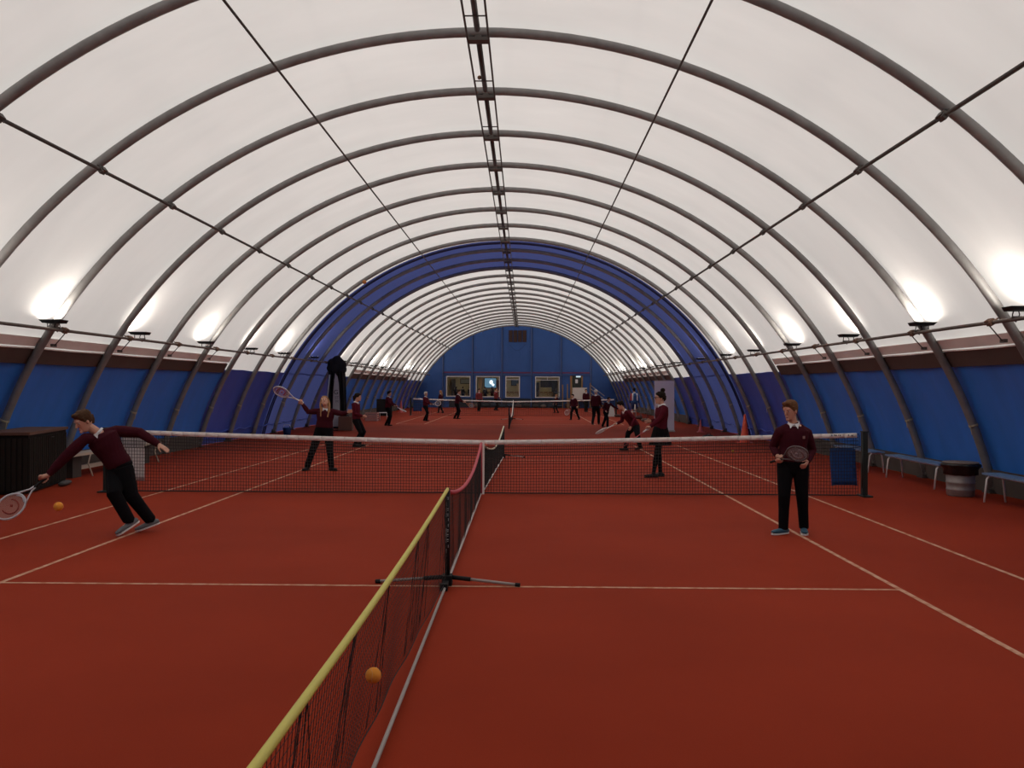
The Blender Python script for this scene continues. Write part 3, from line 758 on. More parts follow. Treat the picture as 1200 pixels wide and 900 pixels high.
def person(label, root, s, J, headf, chestf, hipf=None, top=MAROON, legs='trousers', hair=H_BROWN, style='short', toes=None, vox=.008, curl=(.5, .5), grip=(None, None), shoe=(BLACK, None), legm=None, glasses=False, fine=True, bulk=1.0, collar=True, group='pupils playing tennis'):
    """J joints in metres from the root: x right in the hall, y away, z up. R / L are the person's own right / left."""
    t = thing('person', root, label, 'person', group); R0 = V(root)
    j = {k: R0+V(p) for k, p in J.items()}
    up = (j['neck']-j['pelvis']).normalized(); cf = V(chestf); cf = (cf-up*cf.dot(up)).normalized(); side = cf.cross(up)   # own right
    hf = V(hipf) if hipf is not None else V((cf.x, cf.y, 0)); hf.z = 0; hf.normalize(); hs = hf.cross(V((0, 0, 1)))
    hu = (j['head']-j['neck']).normalized(); fh = V(headf).normalized()
    hup = V((0, 0, 1))-fh*fh.z; hup = (hup*.8+hu*.5); hup = (hup-fh*hup.dot(fh)).normalized(); hsd = fh.cross(hup)
    H = j['head']; hd = lambda x, y, z: H+(hsd*x+fh*y+hup*z)*s
    for q, sg in (('R', 1), ('L', -1)):
        j.setdefault('sh'+q, j['neck']+side*sg*.175*s-up*.055*s)
        j['hip'+q] = j['pelvis']+hs*sg*.09*s-V((0, 0, .03*s))
        if 'el'+q not in j: j['el'+q] = ik(j['sh'+q], j['wr'+q], .29*s, .26*s, V((0, 0, -1))-cf*.6+side*sg*.4)
        if 'kn'+q not in j: j['kn'+q] = ik(j['hip'+q], j['an'+q], .44*s, .42*s, hf)
    toes = toes or (hf, hf)
    # --- body: head, neck, trunk, arms, hands, legs, feet in one surface
    mb = MB()
    pr = [(-.118, .018, .020, .050), (-.104, .038, .042, .040), (-.07, .056, .070, .018), (-.03, .067, .086, .003), (.01, .073, .094, -.003), (.05, .075, .097, -.008), (.085, .066, .084, -.012), (.108, .042, .052, -.014), (.118, .014, .018, -.014)]
    mb.loft([hd(0, o_, z) for z, a, b, o_ in pr], [a*s for z, a, b, o_ in pr], [b*s for z, a, b, o_ in pr], hsd, 20, ends=False)
    mb.tube([hd(0, .083, .018), hd(0, .098, -.008), hd(0, .110, -.028), hd(0, .092, -.036)], [.008*s, .010*s, .0125*s, .010*s], 8)
    for sg in (1, -1):
        mb.ball(hd(sg*.075, -.008, -.008), .03*s, 10, (.35, .6, 1.0), M((hsd, fh, hup)).transposed())
        mb.tube([hd(sg*.012, .090, .030), hd(sg*.045, .080, .032)], .008*s, 6)      # brow
    mb.tube([hd(-.018, .084, -.066), hd(0, .090, -.064), hd(.018, .084, -.066)], .007*s, 6)
    mb.ball(hd(0, .075, -.098), .022*s, 8)
    mb.tube([j['neck']-up*.05*s, j['neck'], hd(0, -.015, -.06)], [.065*s, .054*s, .053*s], 12)
    T = lambda f: j['pelvis'].lerp(j['neck'], f)
    sides = [hs, hs, hs.lerp(side, .4), hs.lerp(side, .8), side, side, side]
    trunk = [(T(0)-V((0, 0, .07*s)), .13, .09), (T(0)+up*.02, .155, .105), (T(.35), .130, .095), (T(.62), .150, .108), (T(.85), .158, .098), (T(.96), .11, .07), (T(1.02), .06, .05)]
    mb.loft([p for p, a, b in trunk], [a*s for p, a, b in trunk], [b*s for p, a, b in trunk], sides, 18)
    for k, (q, sg) in enumerate((('R', 1), ('L', -1))):
        sh, el, wr = j['sh'+q], j['el'+q], j['wr'+q]
        mb.tube([T(.93)+side*sg*.05*s, sh, sh.lerp(el, .3), el, el.lerp(wr, .3), wr], [.055*s, .052*s, .046*s, .037*s, .038*s, .025*s], 10)
        fd = (wr-el).normalized()
        if grip[k] is not None:   # closed around a handle that runs along grip[k]
            w = V(grip[k]).normalized(); dd = (fd-w*fd.dot(w)); dd = dd.normalized() if dd.length > .2 else w.orthogonal().normalized()
            dd = (dd*.8+fd*.35); dd = (dd-w*dd.dot(w)).normalized(); nn = w.cross(dd)
            gc = wr+fd*.078*s; j['gr'+q] = gc; sd_ = -1
            if nn.dot(V((0, -1, -.4))) < 0: nn = -nn; sd_ = 1
            hb = gc-dd*.062*s-nn*.024*s
            mb.tube([wr-fd*.02*s, wr+fd*.015*s, hb+dd*.03*s], [.027*s, .029*s, .027*s], 10)
            hand(mb, hb, dd, nn, s, 1.2, sd_)
        else:
            nn = -side*sg if abs(fd.dot(side)) < .8 else cf
            hand(mb, wr, fd, nn, s, curl[k], sg if (fd.cross(nn)*sg).dot(cf) > 0 else -sg)
        hp, kn, an = j['hip'+q], j['kn'+q], j['an'+q]
        mb.tube([hp, hp.lerp(kn, .3), kn, kn.lerp(an, .3), an], [.085*s, .078*s, .052*s, .050*s, .035*s], 12)
        tf = V(toes[k]).normalized(); 
        mb.loft([an-tf*.03*s-V((0, 0, .04*s)), an+tf*.05*s-V((0, 0, .045*s)), an+tf*.13*s-V((0, 0, .055*s))], [.03*s, .035*s, .036*s], [.028*s, .025*s, .016*s], tf.cross(V((0, 0, 1))), 10)
    b = mb.build('body', SKIN, t); remesh(b, vox*.8, 2, .4)
    # --- eyes, mouth
    if fine:
        for sg in (1, -1):
            mb = MB(); mb.m = 0; mb.ball(hd(sg*.031, .0715, .006), .0125*s, 10); mb.m = 1; mb.ball(hd(sg*.031, .0775, .005), .0082*s, 8); mb.build('eye', [EYEW, EYED], t)
        mb = MB(); mb.tube([hd(-.020, .086, -.066), hd(0, .0935, -.064), hd(.020, .086, -.066)], [.003*s, .0055*s, .003*s], 6); mb.build('lips', LIPS, t)
    # --- jumper
    mb = MB(); e = .017
    tr = [(T(-.02)+up*.03, .172, .120), (T(.18), .165, .118), (T(.38), .155, .115), (T(.62), .170, .124), (T(.85), .178, .112), (T(.95), .125, .082), (T(.985), .075, .064)]
    mb.loft([p for p, a, b in tr], [a*s*(bulk if i < 5 else 1) for i, (p, a, b) in enumerate(tr)], [b*s*(bulk if i < 5 else 1) for i, (p, a, b) in enumerate(tr)], sides, 20)
    for q, sg in (('R', 1), ('L', -1)):
        sh, el, wr = j['sh'+q], j['el'+q], j['wr'+q]
        mb.tube([T(.9)+side*sg*.06*s, sh, sh.lerp(el, .35), el, el.lerp(wr, .5), wr.lerp(el, .08), wr], [.072*s, .068*s, .060*s*bulk, .052*s*bulk, .046*s*bulk, .040*s, .036*s], 12)
    o = mb.build('jumper', top, t); remesh(o, vox, 3)
    if collar:
        mb = MB(); q0 = T(1.0)
        ring = [(math.cos(a), math.sin(a)) for a in [2*PI*k/20 for k in range(20)]]
        for r0, z0, r1, z1 in ((.072, -.01, .062, .045),):
            vs = [q0+side*r0*c*s+cf*(r0*.95*sn*s)+up*(z0-.012*max(0, sn))*s for c, sn in ring]+[q0+side*r1*c*s+cf*(r1*sn*s+.004)+up*(z1-.03*max(0, sn))*s for c, sn in ring]
            vs += [v+(v-q0).normalized()*.006 for v in vs]
            fs = []
            for k in range(20):
                k2 = (k+1) % 20; fs += [(k, k2, 20+k2, 20+k), (40+k, 60+k, 60+k2, 40+k2), (20+k, 20+k2, 60+k2, 60+k), (k, 40+k, 40+k2, k2)]
            mb.add(vs, fs, True)
        for sg in (1, -1):
            a = q0+cf*.078*s+up*.012*s; base = [a+side*sg*.006*s, a+side*sg*.062*s+up*.012*s-cf*.025*s, a+side*sg*.045*s-up*.055*s+cf*.022*s]
            mb.prism(base, cf*.010*s)
        mb.build('collar', SHIRT, t)
    # --- legs
    lm = legm or TROU
    if legs in ('trousers', 'shorts'):
        mb = MB(); mb.loft([T(-.0)-V((0, 0, .085*s)), T(0)+up*.0, T(.14)], [.135*s*bulk, .168*s*bulk, .150*s*bulk], [.105*s*bulk, .118*s*bulk, .105*s*bulk], hs, 18)
        for q in 'RL':
            hp, kn, an = j['hip'+q], j['kn'+q], j['an'+q]
            if legs == 'shorts': mb.tube([hp, hp.lerp(kn, .4), hp.lerp(kn, .8)], [.098*s, .092*s, .09*s], 14)
            else: mb.tube([hp, hp.lerp(kn, .35), kn, kn.lerp(an, .45), an+V((0, 0, .0)), an-V((0, 0, .03*s))], [.100*s*bulk, .092*s*bulk, .072*s*bulk, .063*s*bulk, .058*s*bulk, .058*s], 14)
        o = mb.build('trousers' if legs == 'trousers' else 'shorts', lm, t); remesh(o, vox, 3)
    else:
        mb = MB()
        for q in 'RL':
            hp, kn, an = j['hip'+q], j['kn'+q], j['an'+q]; mb.tube([hp, hp.lerp(kn, .35), kn, kn.lerp(an, .3), an, an-V((0, 0, .05*s))], [.092*s, .083*s, .056*s, .055*s, .040*s, .036*s], 12)
        mb.loft([T(0)-V((0, 0, .06*s)), T(.1)], [.14*s, .15*s], [.10*s, .105*s], hs, 14)
        o = mb.build('tights', lm, t); remesh(o, vox, 2)
        mb = MB(); n = 48; rows = [(T(.22), .140, .110, 0), (T(.05), .172, .135, .01), (T(0)-V((0, 0, .15*s)), .205, .175, .045), (T(0)-V((0, 0, .32*s)), .235, .215, .075)]
        vs = []
        for p, a, b_, pl in rows:
            for k in range(n):
                q = 2*PI*k/n; f = 1+pl*(1 if k % 3 else -1); vs.append(p+(hs*a*math.cos(q)+hf*b_*math.sin(q))*s*f)
        mb.add(vs, [(i*n+k, i*n+(k+1) % n, (i+1)*n+(k+1) % n, (i+1)*n+k) for i in range(3) for k in range(n)]+[tuple(range(n))], False)
        o = mb.build('skirt', lm, t); so = o.modifiers.new('cloth_thickness', 'SOLIDIFY'); so.thickness = .006
    # --- shoes
    for k, q in enumerate('RL'):
        an = j['an'+q]; tf = V(toes[k]); pitch = tf.z; tf = tf.normalized(); dn = tf.cross(V((0, 0, 1))).normalized().cross(tf)*-1
        dn = -dn if dn.z > 0 else dn; sd = tf.cross(dn)
        c = an+dn*.048*s
        mb = MB(); mb.loft([c-tf*.055*s, c, c+tf*.06*s, c+tf*.15*s, c+tf*.185*s], [.036*s, .042*s, .044*s, .045*s, .032*s], [.036*s, .042*s, .035*s, .024*s, .016*s], sd, 14)
        mb.tube([an+V((0, 0, .01*s)), an+dn*.05*s], .044*s, 12)
        sh = mb.build('shoe', shoe[0], t); remesh(sh, min(vox, .007), 2)
        if shoe[1] is not None or fine:
            mb = MB(); out = []
            for u, w in ((-.085, .015), (-.09, .0), (-.085, -.015), (-.06, -.036), (0, -.043), (.06, -.047), (.14, -.047), (.185, -.03), (.205, 0), (.185, .03), (.14, .047), (.06, .047), (0, .043), (-.06, .036)):
                out.append(c+tf*u*s+sd*w*s+dn*.022*s)
            mb.prism(out, dn*.016*s); mb.build('sole', shoe[1] or BLACK, sh)
    # --- hair
    mb = MB()
    hp_ = [(-.03, .060, .060, -.048), (0, .082, .078, -.034), (.045, .088, .101, -.019), (.085, .083, .100, -.010), (.118, .064, .082, -.004), (.138, .030, .040, -.004)]
    if style == 'bald': hp_ = hp_[:2]
    mb.loft([hd(0, o_, z) for z, a, b, o_ in hp_], [a*s for z, a, b, o_ in hp_], [b*s for z, a, b, o_ in hp_], hsd, 18, ends=False)
    if style == 'short':
        mb.tube([hd(-.055, .052, .095), hd(-.01, .072, .104), hd(.05, .058, .098)], [.024*s, .030*s, .026*s], 8)
        mb.tube([hd(0, -.085, .04), hd(0, -.085, -.02), hd(0, -.07, -.06)], [.05*s, .045*s, .035*s], 10)
        for sg in (1, -1): mb.tube([hd(sg*.070, .03, .06), hd(sg*.076, .018, .0)], [.022*s, .011*s], 8)
    if style in ('bun', 'pony', 'long'):
        for sg in (1, -1): mb.tube([hd(sg*.03, .068, .095), hd(sg*.065, .035, .06), hd(sg*.078, .0, .0)], [.022*s, .022*s, .018*s], 8)
        mb.tube([hd(0, -.08, .05), hd(0, -.08, -.02), hd(0, -.065, -.06)], [.055*s, .05*s, .03*s], 10)
    if style == 'bun': mb.ball(hd(0, -.055, .165), .052*s, 12, (1, 1, .85)); mb.tube([hd(0, -.035, .10), hd(0, -.05, .15)], .03*s, 8)
    if style == 'pony': mb.tube([hd(0, -.095, .05), hd(0, -.14, .02), hd(0, -.135, -.08), hd(0, -.11, -.16)], [.024*s, .034*s, .03*s, .012*s], 8)
    if style == 'long':
        for sg in (1, -1):
            mb.tube([hd(sg*.055, .005, .09), hd(sg*.088, -.025, 0), hd(sg*.098, -.03, -.08), j['neck']+side*sg*.085*s+cf*.08*s-up*.02*s, j['neck']+side*sg*.075*s+cf*.13*s-up*.17*s], [.028*s, .026*s, .028*s, .032*s, .016*s], 8)
        mb.tube([hd(0, -.08, .02), hd(0, -.10, -.08), j['neck']-cf*.10*s-up*.1*s], [.06*s, .065*s, .04*s], 10)
    o = mb.build('hair', hair, t); remesh(o, vox*.9, 2)
    if glasses:
        mb = MB()
        for sg in (1, -1):
            mb.tube([hd(sg*.033+.022*math.cos(a), .102, .008+.017*math.sin(a)) for a in [2*PI*k/14 for k in range(14)]], .003*s, 5, closed=True)
            mb.tube([hd(sg*.055, .10, .012), hd(sg*.080, .0, .008)], .003*s, 5)
        mb.tube([hd(-.012, .104, .01), hd(.012, .104, .01)], .003*s, 5); mb.build('glasses', BLACK, t)
    return t, j
def pj(px, py, dy, root): return atY(px, py, root.y+dy)-root
def rootat(px, py):
    p = floor_at(px, py); p.z = 0; return p

# 1 lunging boy, left
R = V((-4.03, 9.95, 0)); K = lambda px, py, dy=0: pj(px, py, dy, R)
J = dict(pelvis=K(140, 545, .05), neck=K(116, 508, -.02), head=K(98, 494, -.14), shR=K(100, 514, -.16), elR=K(76, 536, -.24), wrR=K(57, 556, -.30), shL=K(137, 505, .06), elL=K(164, 507, .12), wrL=K(186, 521, .10),
         knR=K(134, 579, -.20), anR=K(151, 610, -.10), knL=K(154, 581, -.02), anL=K(176, 610, .16))
J['anR'].z = .185; J['anL'].z = .150
rax = V((-.58, -.42, -.62))
P1, j1 = person('boy in maroon jumper lunging low to the left with one arm flung back', R, 1.03, J, (-.50, -.78, -.40), (-.25, -.95, -.2), (-.6, -.75, 0), hair=H_BROWN, bulk=1.17, toes=(V((-.66, -.50, -.50)), V((-.90, -.3, -.33))), vox=.0065, grip=(rax, None), curl=(.5, .12), shoe=(mat('shoe_grey', (.13, .14, .15), .6), WHITE))
g1 = j1['grR']
racket('grey-white racket with a dark red string mark, held low by the lunging boy', g1, rax, V((.72, .0, -.7)), mat('frame_white', (.55, .56, .60), .35), mat('string_warm', (.42, .30, .26), .5), BLACK, mat('mark_red', (.25, .03, .02), .6))
# 2 standing boy, right
R = V((4.02, 10.25, 0)); K = lambda px, py, dy=0: pj(px, py, dy, R)
J = dict(pelvis=K(929, 541), neck=K(930, 498, .0), head=K(926, 481.5, -.03), shR=K(913, 507, .0), elR=K(906, 524, .10), wrR=K(911, 534, -.05), shL=K(946, 508, .02), elL=K(952, 528, .06), wrL=K(946, 541, -.10),
         knR=K(919, 581, -.05), anR=K(918, 615, 0), knL=K(940, 581, -.02), anL=K(942, 613, .06))
J['anR'].z = .09; J['anL'].z = .09
rax = V((.45, -.80, .30))
P2, j2 = person('boy in maroon jumper and white collar standing at the right, looking down to his side', R, .99, J, (-.78, -.62, -.15), (-.25, -1, 0), (-.3, -1, 0), bulk=1.05, hair=mat('hair_ginger', (.115, .050, .020), .7, spec=.15, noise=.5, scale=45, bump=.3), toes=(V((-.85, -.5, 0)), V((-.25, -.97, 0))), vox=.0065, grip=(rax, None), curl=(.5, .55), shoe=(mat('shoe_teal', (.02, .08, .13), .6), WHITE))
g2 = j2['grR']
racket('dark racket held across the waist of the boy standing at the right', g2, rax, V((.62, .15, -.72)), mat('frame_dark', (.12, .10, .10), .4), mat('string_brown', (.30, .22, .22), .5), BLACK, mat('mark_grey', (.30, .22, .22), .6), sc=.86, hold=.17)
mb = MB(); c = j2['neck'].lerp(j2['pelvis'], .32)+V((.085, -.135, 0)); mb.box(c, (.028, .006, .035)); mb.build('chest_badge', mat('badge', (.25, .14, .13), .7), P2)
# 3 blonde girl
R = V((-3.68, 17.5, 0)); K = lambda px, py, dy=0: pj(px, py, dy, R)
J = dict(pelvis=K(380, 501), neck=K(382, 479.5), head=K(380.5, 470.5, -.02), elR=K(361, 482.5, -.05), wrR=K(354.5, 473.5, -.12), shR=K(372, 482, 0), shL=K(391, 482.5, 0), elL=K(401, 485, -.05), wrL=K(407.5, 483, -.10),
         anR=K(360, 547, .0), anL=K(388.5, 547, .0))
J['anR'].z = .09; J['anL'].z = .09
rax = V((-.82, -.30, .44))
P3, j3 = person('girl with long fair hair looking up, arms spread, racket raised to one side', R, .95, J, (.12, -.80, .52), (.05, -1, .1), bulk=1.16, hair=H_BLOND, style='long', toes=(V((-.25, -.95, 0)), V((.75, -.6, 0))), vox=.008, grip=(rax, None), curl=(.5, .3), legm=TROU)
racket('racket with pinkish strings raised by the fair-haired girl', j3['grR'], rax, V((.5, -.5, .6)), mat('frame_pale', (.62, .58, .60), .35), mat('string_pink', (.45, .20, .22), .5), WHITE, mat('mark_pink', (.45, .05, .06), .6), fine=True)
# 4 girl with tied hair behind her
R = V((-4.25, 24.3, 0)); K = lambda px, py, dy=0: pj(px, py, dy, R)
J = dict(pelvis=K(417.5, 491), neck=K(417, 472), head=K(419.5, 465.5), wrR=K(425, 487.5, -.1), wrL=K(424, 488, .2), anR=K(416, 522, -.05), anL=K(421, 522, .12)); J['anR'].z = .09; J['anL'].z = .09
person('pupil with tied dark hair standing in profile behind the fair-haired girl', R, .94, J, (1, -.1, 0), (1, -.25, 0), top=MAROON2, hair=H_DARK, style='pony', toes=(V((1, -.2, 0)), V((1, .0, 0))), vox=.01)
# 5 girl with bun
R = V((3.42, 16.65, 0)); K = lambda px, py, dy=0: pj(px, py, dy, R)
J = dict(pelvis=K(774, 503), neck=K(776, 475.5), head=K(773.5, 466.5), elR=K(775, 492, .25), wrR=K(763, 493.5, .25), elL=K(773, 491, -.22), wrL=K(762, 500, -.26), anR=K(774, 555, .10), anL=K(766, 555, -.08)); J['anR'].z = .085; J['anL'].z = .085
rax = V((-.75, -.35, -.50))
P5, j5 = person('girl with a hair bun and glasses in a short dark skirt, facing left', R, .99, J, (-1, -.15, .02), (-1, -.2, 0), bulk=1.08, top=MAROON2, legs='skirt', hair=H_DARK, style='bun', toes=(V((-1, -.1, 0)), V((-1, -.15, 0))), vox=.008, glasses=True, curl=(.3, .5), grip=(None, rax))
racket('red-framed racket hanging low in the hand of the girl with the bun', j5['grL'], rax, V((.2, .9, .0)), mat('frame_red', (.35, .03, .04), .4), None, WHITE)
# 6 crouching child
R = V((3.60, 23.4, 0)); K = lambda px, py, dy=0: pj(px, py, dy, R)
J = dict(pelvis=K(744, 498.5, .1), neck=K(732, 481.5), head=K(727, 475, -.03), wrR=K(722.5, 496.5, .1), wrL=K(739.5, 500, -.25), knR=K(736, 508, .25), anR=K(733, 524, .1), knL=K(747, 509, -.25), anL=K(750, 525, .3)); J['anR'].z = .09; J['anL'].z = .12
rax = V((-.75, -.1, -.35))
P6, j6 = person('child bending forward to the left with a racket, left of the girl with the bun', R, .92, J, (-.9, -.3, -.35), (-.85, -.35, -.5), (-.9, -.3, 0), bulk=1.15, top=MAROON2, hair=H_DARK, toes=(V((-1, -.1, 0)), V((-.8, -.3, -.2))), vox=.01, grip=(rax, None))
racket('pale racket reaching low in front of the bending child', j6['grR'], rax, V((.3, -.8, .5)), WHITE, None, WHITE)
# the others further off: simple standing / stepping poses
def mover(px, py, hpx, theta, label, lean=(0, 0), step=.25, s=None, top=MAROON2, hair=H_DARK, style='short', arms=None, legs='trousers', rk=None, shoe=(BLACK, None), legm=None, vox=.014, group='pupils playing tennis', root=None, zoff=0, crouch=0, headf=None):
    R = rootat(px, py) if root is None else V(root); k = F_PX/R.y
    h = (py-hpx)/k if root is None else hpx
    s = s or h/1.75
    f = V((math.sin(theta), -math.cos(theta), 0)); r = V((-f.y*-1, f.x*-1, 0)); r = f.cross(V((0, 0, 1)))
    L = f*lean[0]+r*lean[1]
    W = lambda a, b, c: (f*a+r*b)*s+V((0, 0, c*s))
    J = dict(pelvis=W(0, 0, .92-crouch)+L*.3*s, neck=W(0, 0, 1.44-crouch*1.2)+L*1.0*s, head=W(.03, 0, 1.62-crouch*1.3)+L*1.25*s, anR=W(step/2, .10, .09), anL=W(-step/2, -.10, .09))
    arms = arms or (W(.18, .24, .88), W(.15, -.24, .88)); 
    if arms == 'front': arms = (W(.36, .14, 1.02)+L*.8*s, W(.36, -.14, 1.02)+L*.8*s)
    elif arms == 'wide': arms = (W(.2, .55, 1.25)+L*s, W(.05, -.5, 1.0)+L*s)
    elif arms == 'raise': arms = (W(.35, .3, 1.45)+L*s, W(.2, -.24, .95)+L*s)
    elif arms == 'right': arms = (W(.15, .3, .95)+L*s, W(.30, -.5, 1.05)+L*s)
    J['wrR'], J['wrL'] = arms
    rax = None
    if rk: rax = f*rk[0]+r*rk[1]+V((0, 0, rk[2]))
    t, j = person(label, R+V((0, 0, zoff)), s, J, headf or f, f+V((0, 0, -.3*lean[0])), f, top=top, hair=hair, style=style, legs=legs, vox=vox, fine=False, bulk=1.14, grip=(rax, None), shoe=shoe, legm=legm, group=group)
    if rk:
        racket(rk[3], j['grR'], rax, rk[4] if len(rk) > 4 else r, rk[5] if len(rk) > 5 else WHITE, None, BLACK, fine=False)
    return t
D = math.radians
mover(454, 499, 458, D(75), 'dark-haired pupil standing with hands forward near the black net screen', arms='front', lean=(.06, 0), rk=(.8, .1, -.35, 'small racket held forward by the pupil near the crates'))
mover(498.5, 493.5, 459, D(70), 'grey-haired player holding out a racket beside the far net post', hair=H_GREY, rk=(.9, .1, .15, 'white-framed racket of the grey-haired player', V((0, 0, 1)), WHITE), arms='front')
mover(534.5, 491, 456.5, D(80), 'pupil leaning forward in front of the leftmost clubroom window', lean=(.12, 0), hair=H_BROWN, rk=(.75, .1, -.3, 'orange-stringed racket of the pupil before the leftmost window', V((.1, 0, 1)), mat('frame_orange', (.45, .18, .10), .5)), arms='front', top=MAROON)
mover(516.5, 484, 457.5, D(-120), 'fair-haired pupil walking beyond the far net, below the leftmost window', hair=H_BLOND, style='long', step=.55, top=MAROON)
mover(561, 482, 455.5, D(20), 'pupil in red jumper beyond the far net, left in front of the second window', step=.3, top=mat('red_knit', (.16, .018, .020), .9), lean=(.05, 0))
mover(581, 481, 454.5, D(60), 'pupil in bright red jumper with outstretched hand, right in front of the second window', step=.3, top=mat('red_knit', (.16, .018, .020), .9), arms='raise', hair=H_BROWN)
mover(652, 484, 462, D(-60), 'small fair-haired pupil in front of the wide right window', hair=H_BLOND, style='long', top=MAROON)
mover(674, 492, 461, D(-35), 'pupil stepping sideways with a racket beyond the stair board', lean=(.05, .12), step=.7, rk=(-.2, .6, -.6, 'short white racket low in the hand of the side-stepping pupil'), crouch=.04, top=MAROON)
mover(686.5, 483, 456, D(10), 'pupil standing in front of the white board on the landing', top=MAROON, hair=H_DARK)
mover(698, 497.5, 456.5, D(160), 'tall grey-haired player seen from behind at the right of the far court', hair=H_GREY, style='short', top=MAROON, step=.45, lean=(.0, .0))
mover(709, 501, 464.5, D(35), 'running pupil with one arm stretched out beside the tall grey-haired player', lean=(.18, -.05), step=.65, arms='right', top=MAROON, crouch=.03)
mover(743, 490.5, 454.5, D(170), 'person in a blue, white and red jacket near the right wall', top=mat('jacket_blue', (.02, .09, .26), .7), legs='shorts', legm=NAVY, hair=H_DARK, group=None)
# stripes of that jacket
pr_ = [o for o in bpy.data.objects if o.get('label', '').startswith('person in a blue, white')][0]
rr_ = pr_.location
mb = MB()
for dx, m_ in ((-.20, 0), (-.10, 1), (.17, 1)):
    mb.m = m_; mb.loft([rr_+V((dx, -.10, 1.06)), rr_+V((dx, -.115, 1.25)), rr_+V((dx*.9, -.09, 1.44))], [.045]*3, [.03]*3, (1, 0, 0), 8)
mb.build('jacket_stripe', [mat('jacket_red', (.35, .02, .03), .7), SHIRT], pr_)
# spectators inside the clubroom
DK = mat('dark_coat', (.02, .02, .022), .8)
for px_, lab, st in ((-5.3, 'seated-height spectator in dark coat behind the leftmost window, left one', 'long'), (-4.72, 'spectator in dark coat behind the leftmost window, middle one', 'short'), (-4.12, 'spectator in dark coat at the right side of the leftmost window', 'short'), (-2.75, 'spectator in dark coat in front of the glowing screen, left one', 'short'), (-2.15, 'spectator in dark coat in front of the glowing screen, right one', 'long')):
    mover(0, 0, 1.25, D(150), lab, root=(px_, Y1+1.1, .5), s=.74, top=DK, legs='trousers', hair=H_DARK, style=st, vox=.02, group='spectators inside the clubroom')

# ------------------------------------------------------------------ balls
def ball(label, p, r, m=BALLM):
    mb = MB(); mb.ball(p, r, 24)
    o = mb.build('tennis_ball', m, loc=p); tag(o, label, 'ball', 'tennis balls')
    mb = MB(); pts = []
    for k in range(40):
        a = 2*PI*k/40; v = V((math.cos(a)+.45*math.cos(3*a), math.sin(a)-.45*math.sin(3*a), 1.1*math.sin(2*a))).normalized(); pts.append(V(p)+v*r*1.0)
    mb.tube(pts, r*.035, 4, closed=True); mb.build('seam', mat('seam_pale', (.7, .35, .12), .8), o)
ball('orange ball in the air beside the yellow-taped net', atY(437.5, 791.5, 3.45), .033)
ball('orange ball in the air near the lunging boy', atY(68.5, 593.5, 7.6), .042)
ball('ball high in the air under the white roof, left of the ridge', atY(427, 330.5, 17.0), .042, mat('ball_high', (.45, .16, .04), .9))
ball('old ball stuck on the ridge ladder', V((-.07, 13.6, 6.98)), .034, mat('ball_old', (.16, .09, .05), .9))
p = floor_at(859, 530); ball('yellow ball lying on the carpet behind the net, right of the girl with the bun', V((p.x, p.y, .034)), .034, BALLY)

# ------------------------------------------------------------------ things along the walls
def cone(label, px, Y, h, m):
    X = atY(px, 460, Y).x; t = thing('traffic_cone', (X, Y, 0), label, 'cone')
    mb = MB(); mb.lathe((X, Y, 0), [(h*.20, .025), (h*.17, .04), (h*.10, h*.5), (h*.035, h*.97), (h*.02, h)], 20); mb.build('body', m, t)
    mb = MB(); mb.box((X, Y, .0125), (h*.52, h*.52, .025)); mb.build('base', m, t)
cone('tall orange cone beside the right wall behind the near net', 873, 27.0, .95, CONE)
cone('small faded red cone by the right wall, right of the white panel', 821, 33.3, .50, CONEP)
cone('red cone by the left wall near the far net', 470, 56.0, .85, CONEP)
# benches on the right
def bench(label, x, ya, yb, h=.45, w=.30, seat=BENCHB, legm=WHITE, rot=0):
    t = thing('bench', (x, (ya+yb)/2, 0), label, 'bench')
    mb = MB()
    for q in (-1, 0, 1): mb.box((x+q*w/3, (ya+yb)/2, h), (w/3-.012, yb-ya, .03))
    mb.build('seat', seat, t)
    for yy in (ya+.12, yb-.12):
        mb = MB(); pts = [(x-w/2-.02, yy, 0), (x-w/2+.02, yy, h-.08), (x-w/2+.06, yy, h-.028), (x+w/2-.06, yy, h-.028), (x+w/2-.02, yy, h-.08), (x+w/2+.02, yy, 0)]
        mb.tube(pts, .017, 8); mb.build('leg', legm, t)
    mb = MB(); mb.tube([(x, ya+.12, h-.04), (x, yb-.12, h-.04)], .014, 6); mb.build('stretcher', legm, t)
    return t
bench('blue-topped bench with white legs, left of the metal bin', 8.28, 14.75, 16.95)
bench('blue-topped bench with white legs at the right edge, right of the metal bin', 8.26, 11.2, 13.35)
bench('blue-topped bench with white legs just right of the net post', 8.28, 17.6, 19.8)
# wooden bench on the left
t = thing('wooden_bench', (-8.15, 17.3, 0), 'long wooden bench on dark supports along the left wall behind the lunging boy', 'bench')
mb = MB(); mb.box((-8.15, 17.45, .455), (.32, 4.0, .05)); mb.build('seat', WOODL, t)
for yy in (15.95, 18.9):
    mb = MB(); mb.box((-8.2, yy, .215), (.20, .32, .43)); mb.build('support', mat('support_dark', (.045, .035, .03), .8), t)
    mb = MB(); mb.tube([(-8.0, yy+.3, .43), (-8.04, yy+.3, .25), (-7.92, yy+.25, .0)], .016, 6); mb.build('leg', WOODL, t)
mb = MB(); mb.box((-8.2, 17.45, .17), (.06, 3.0, .08)); mb.build('stretcher', WOODL, t)
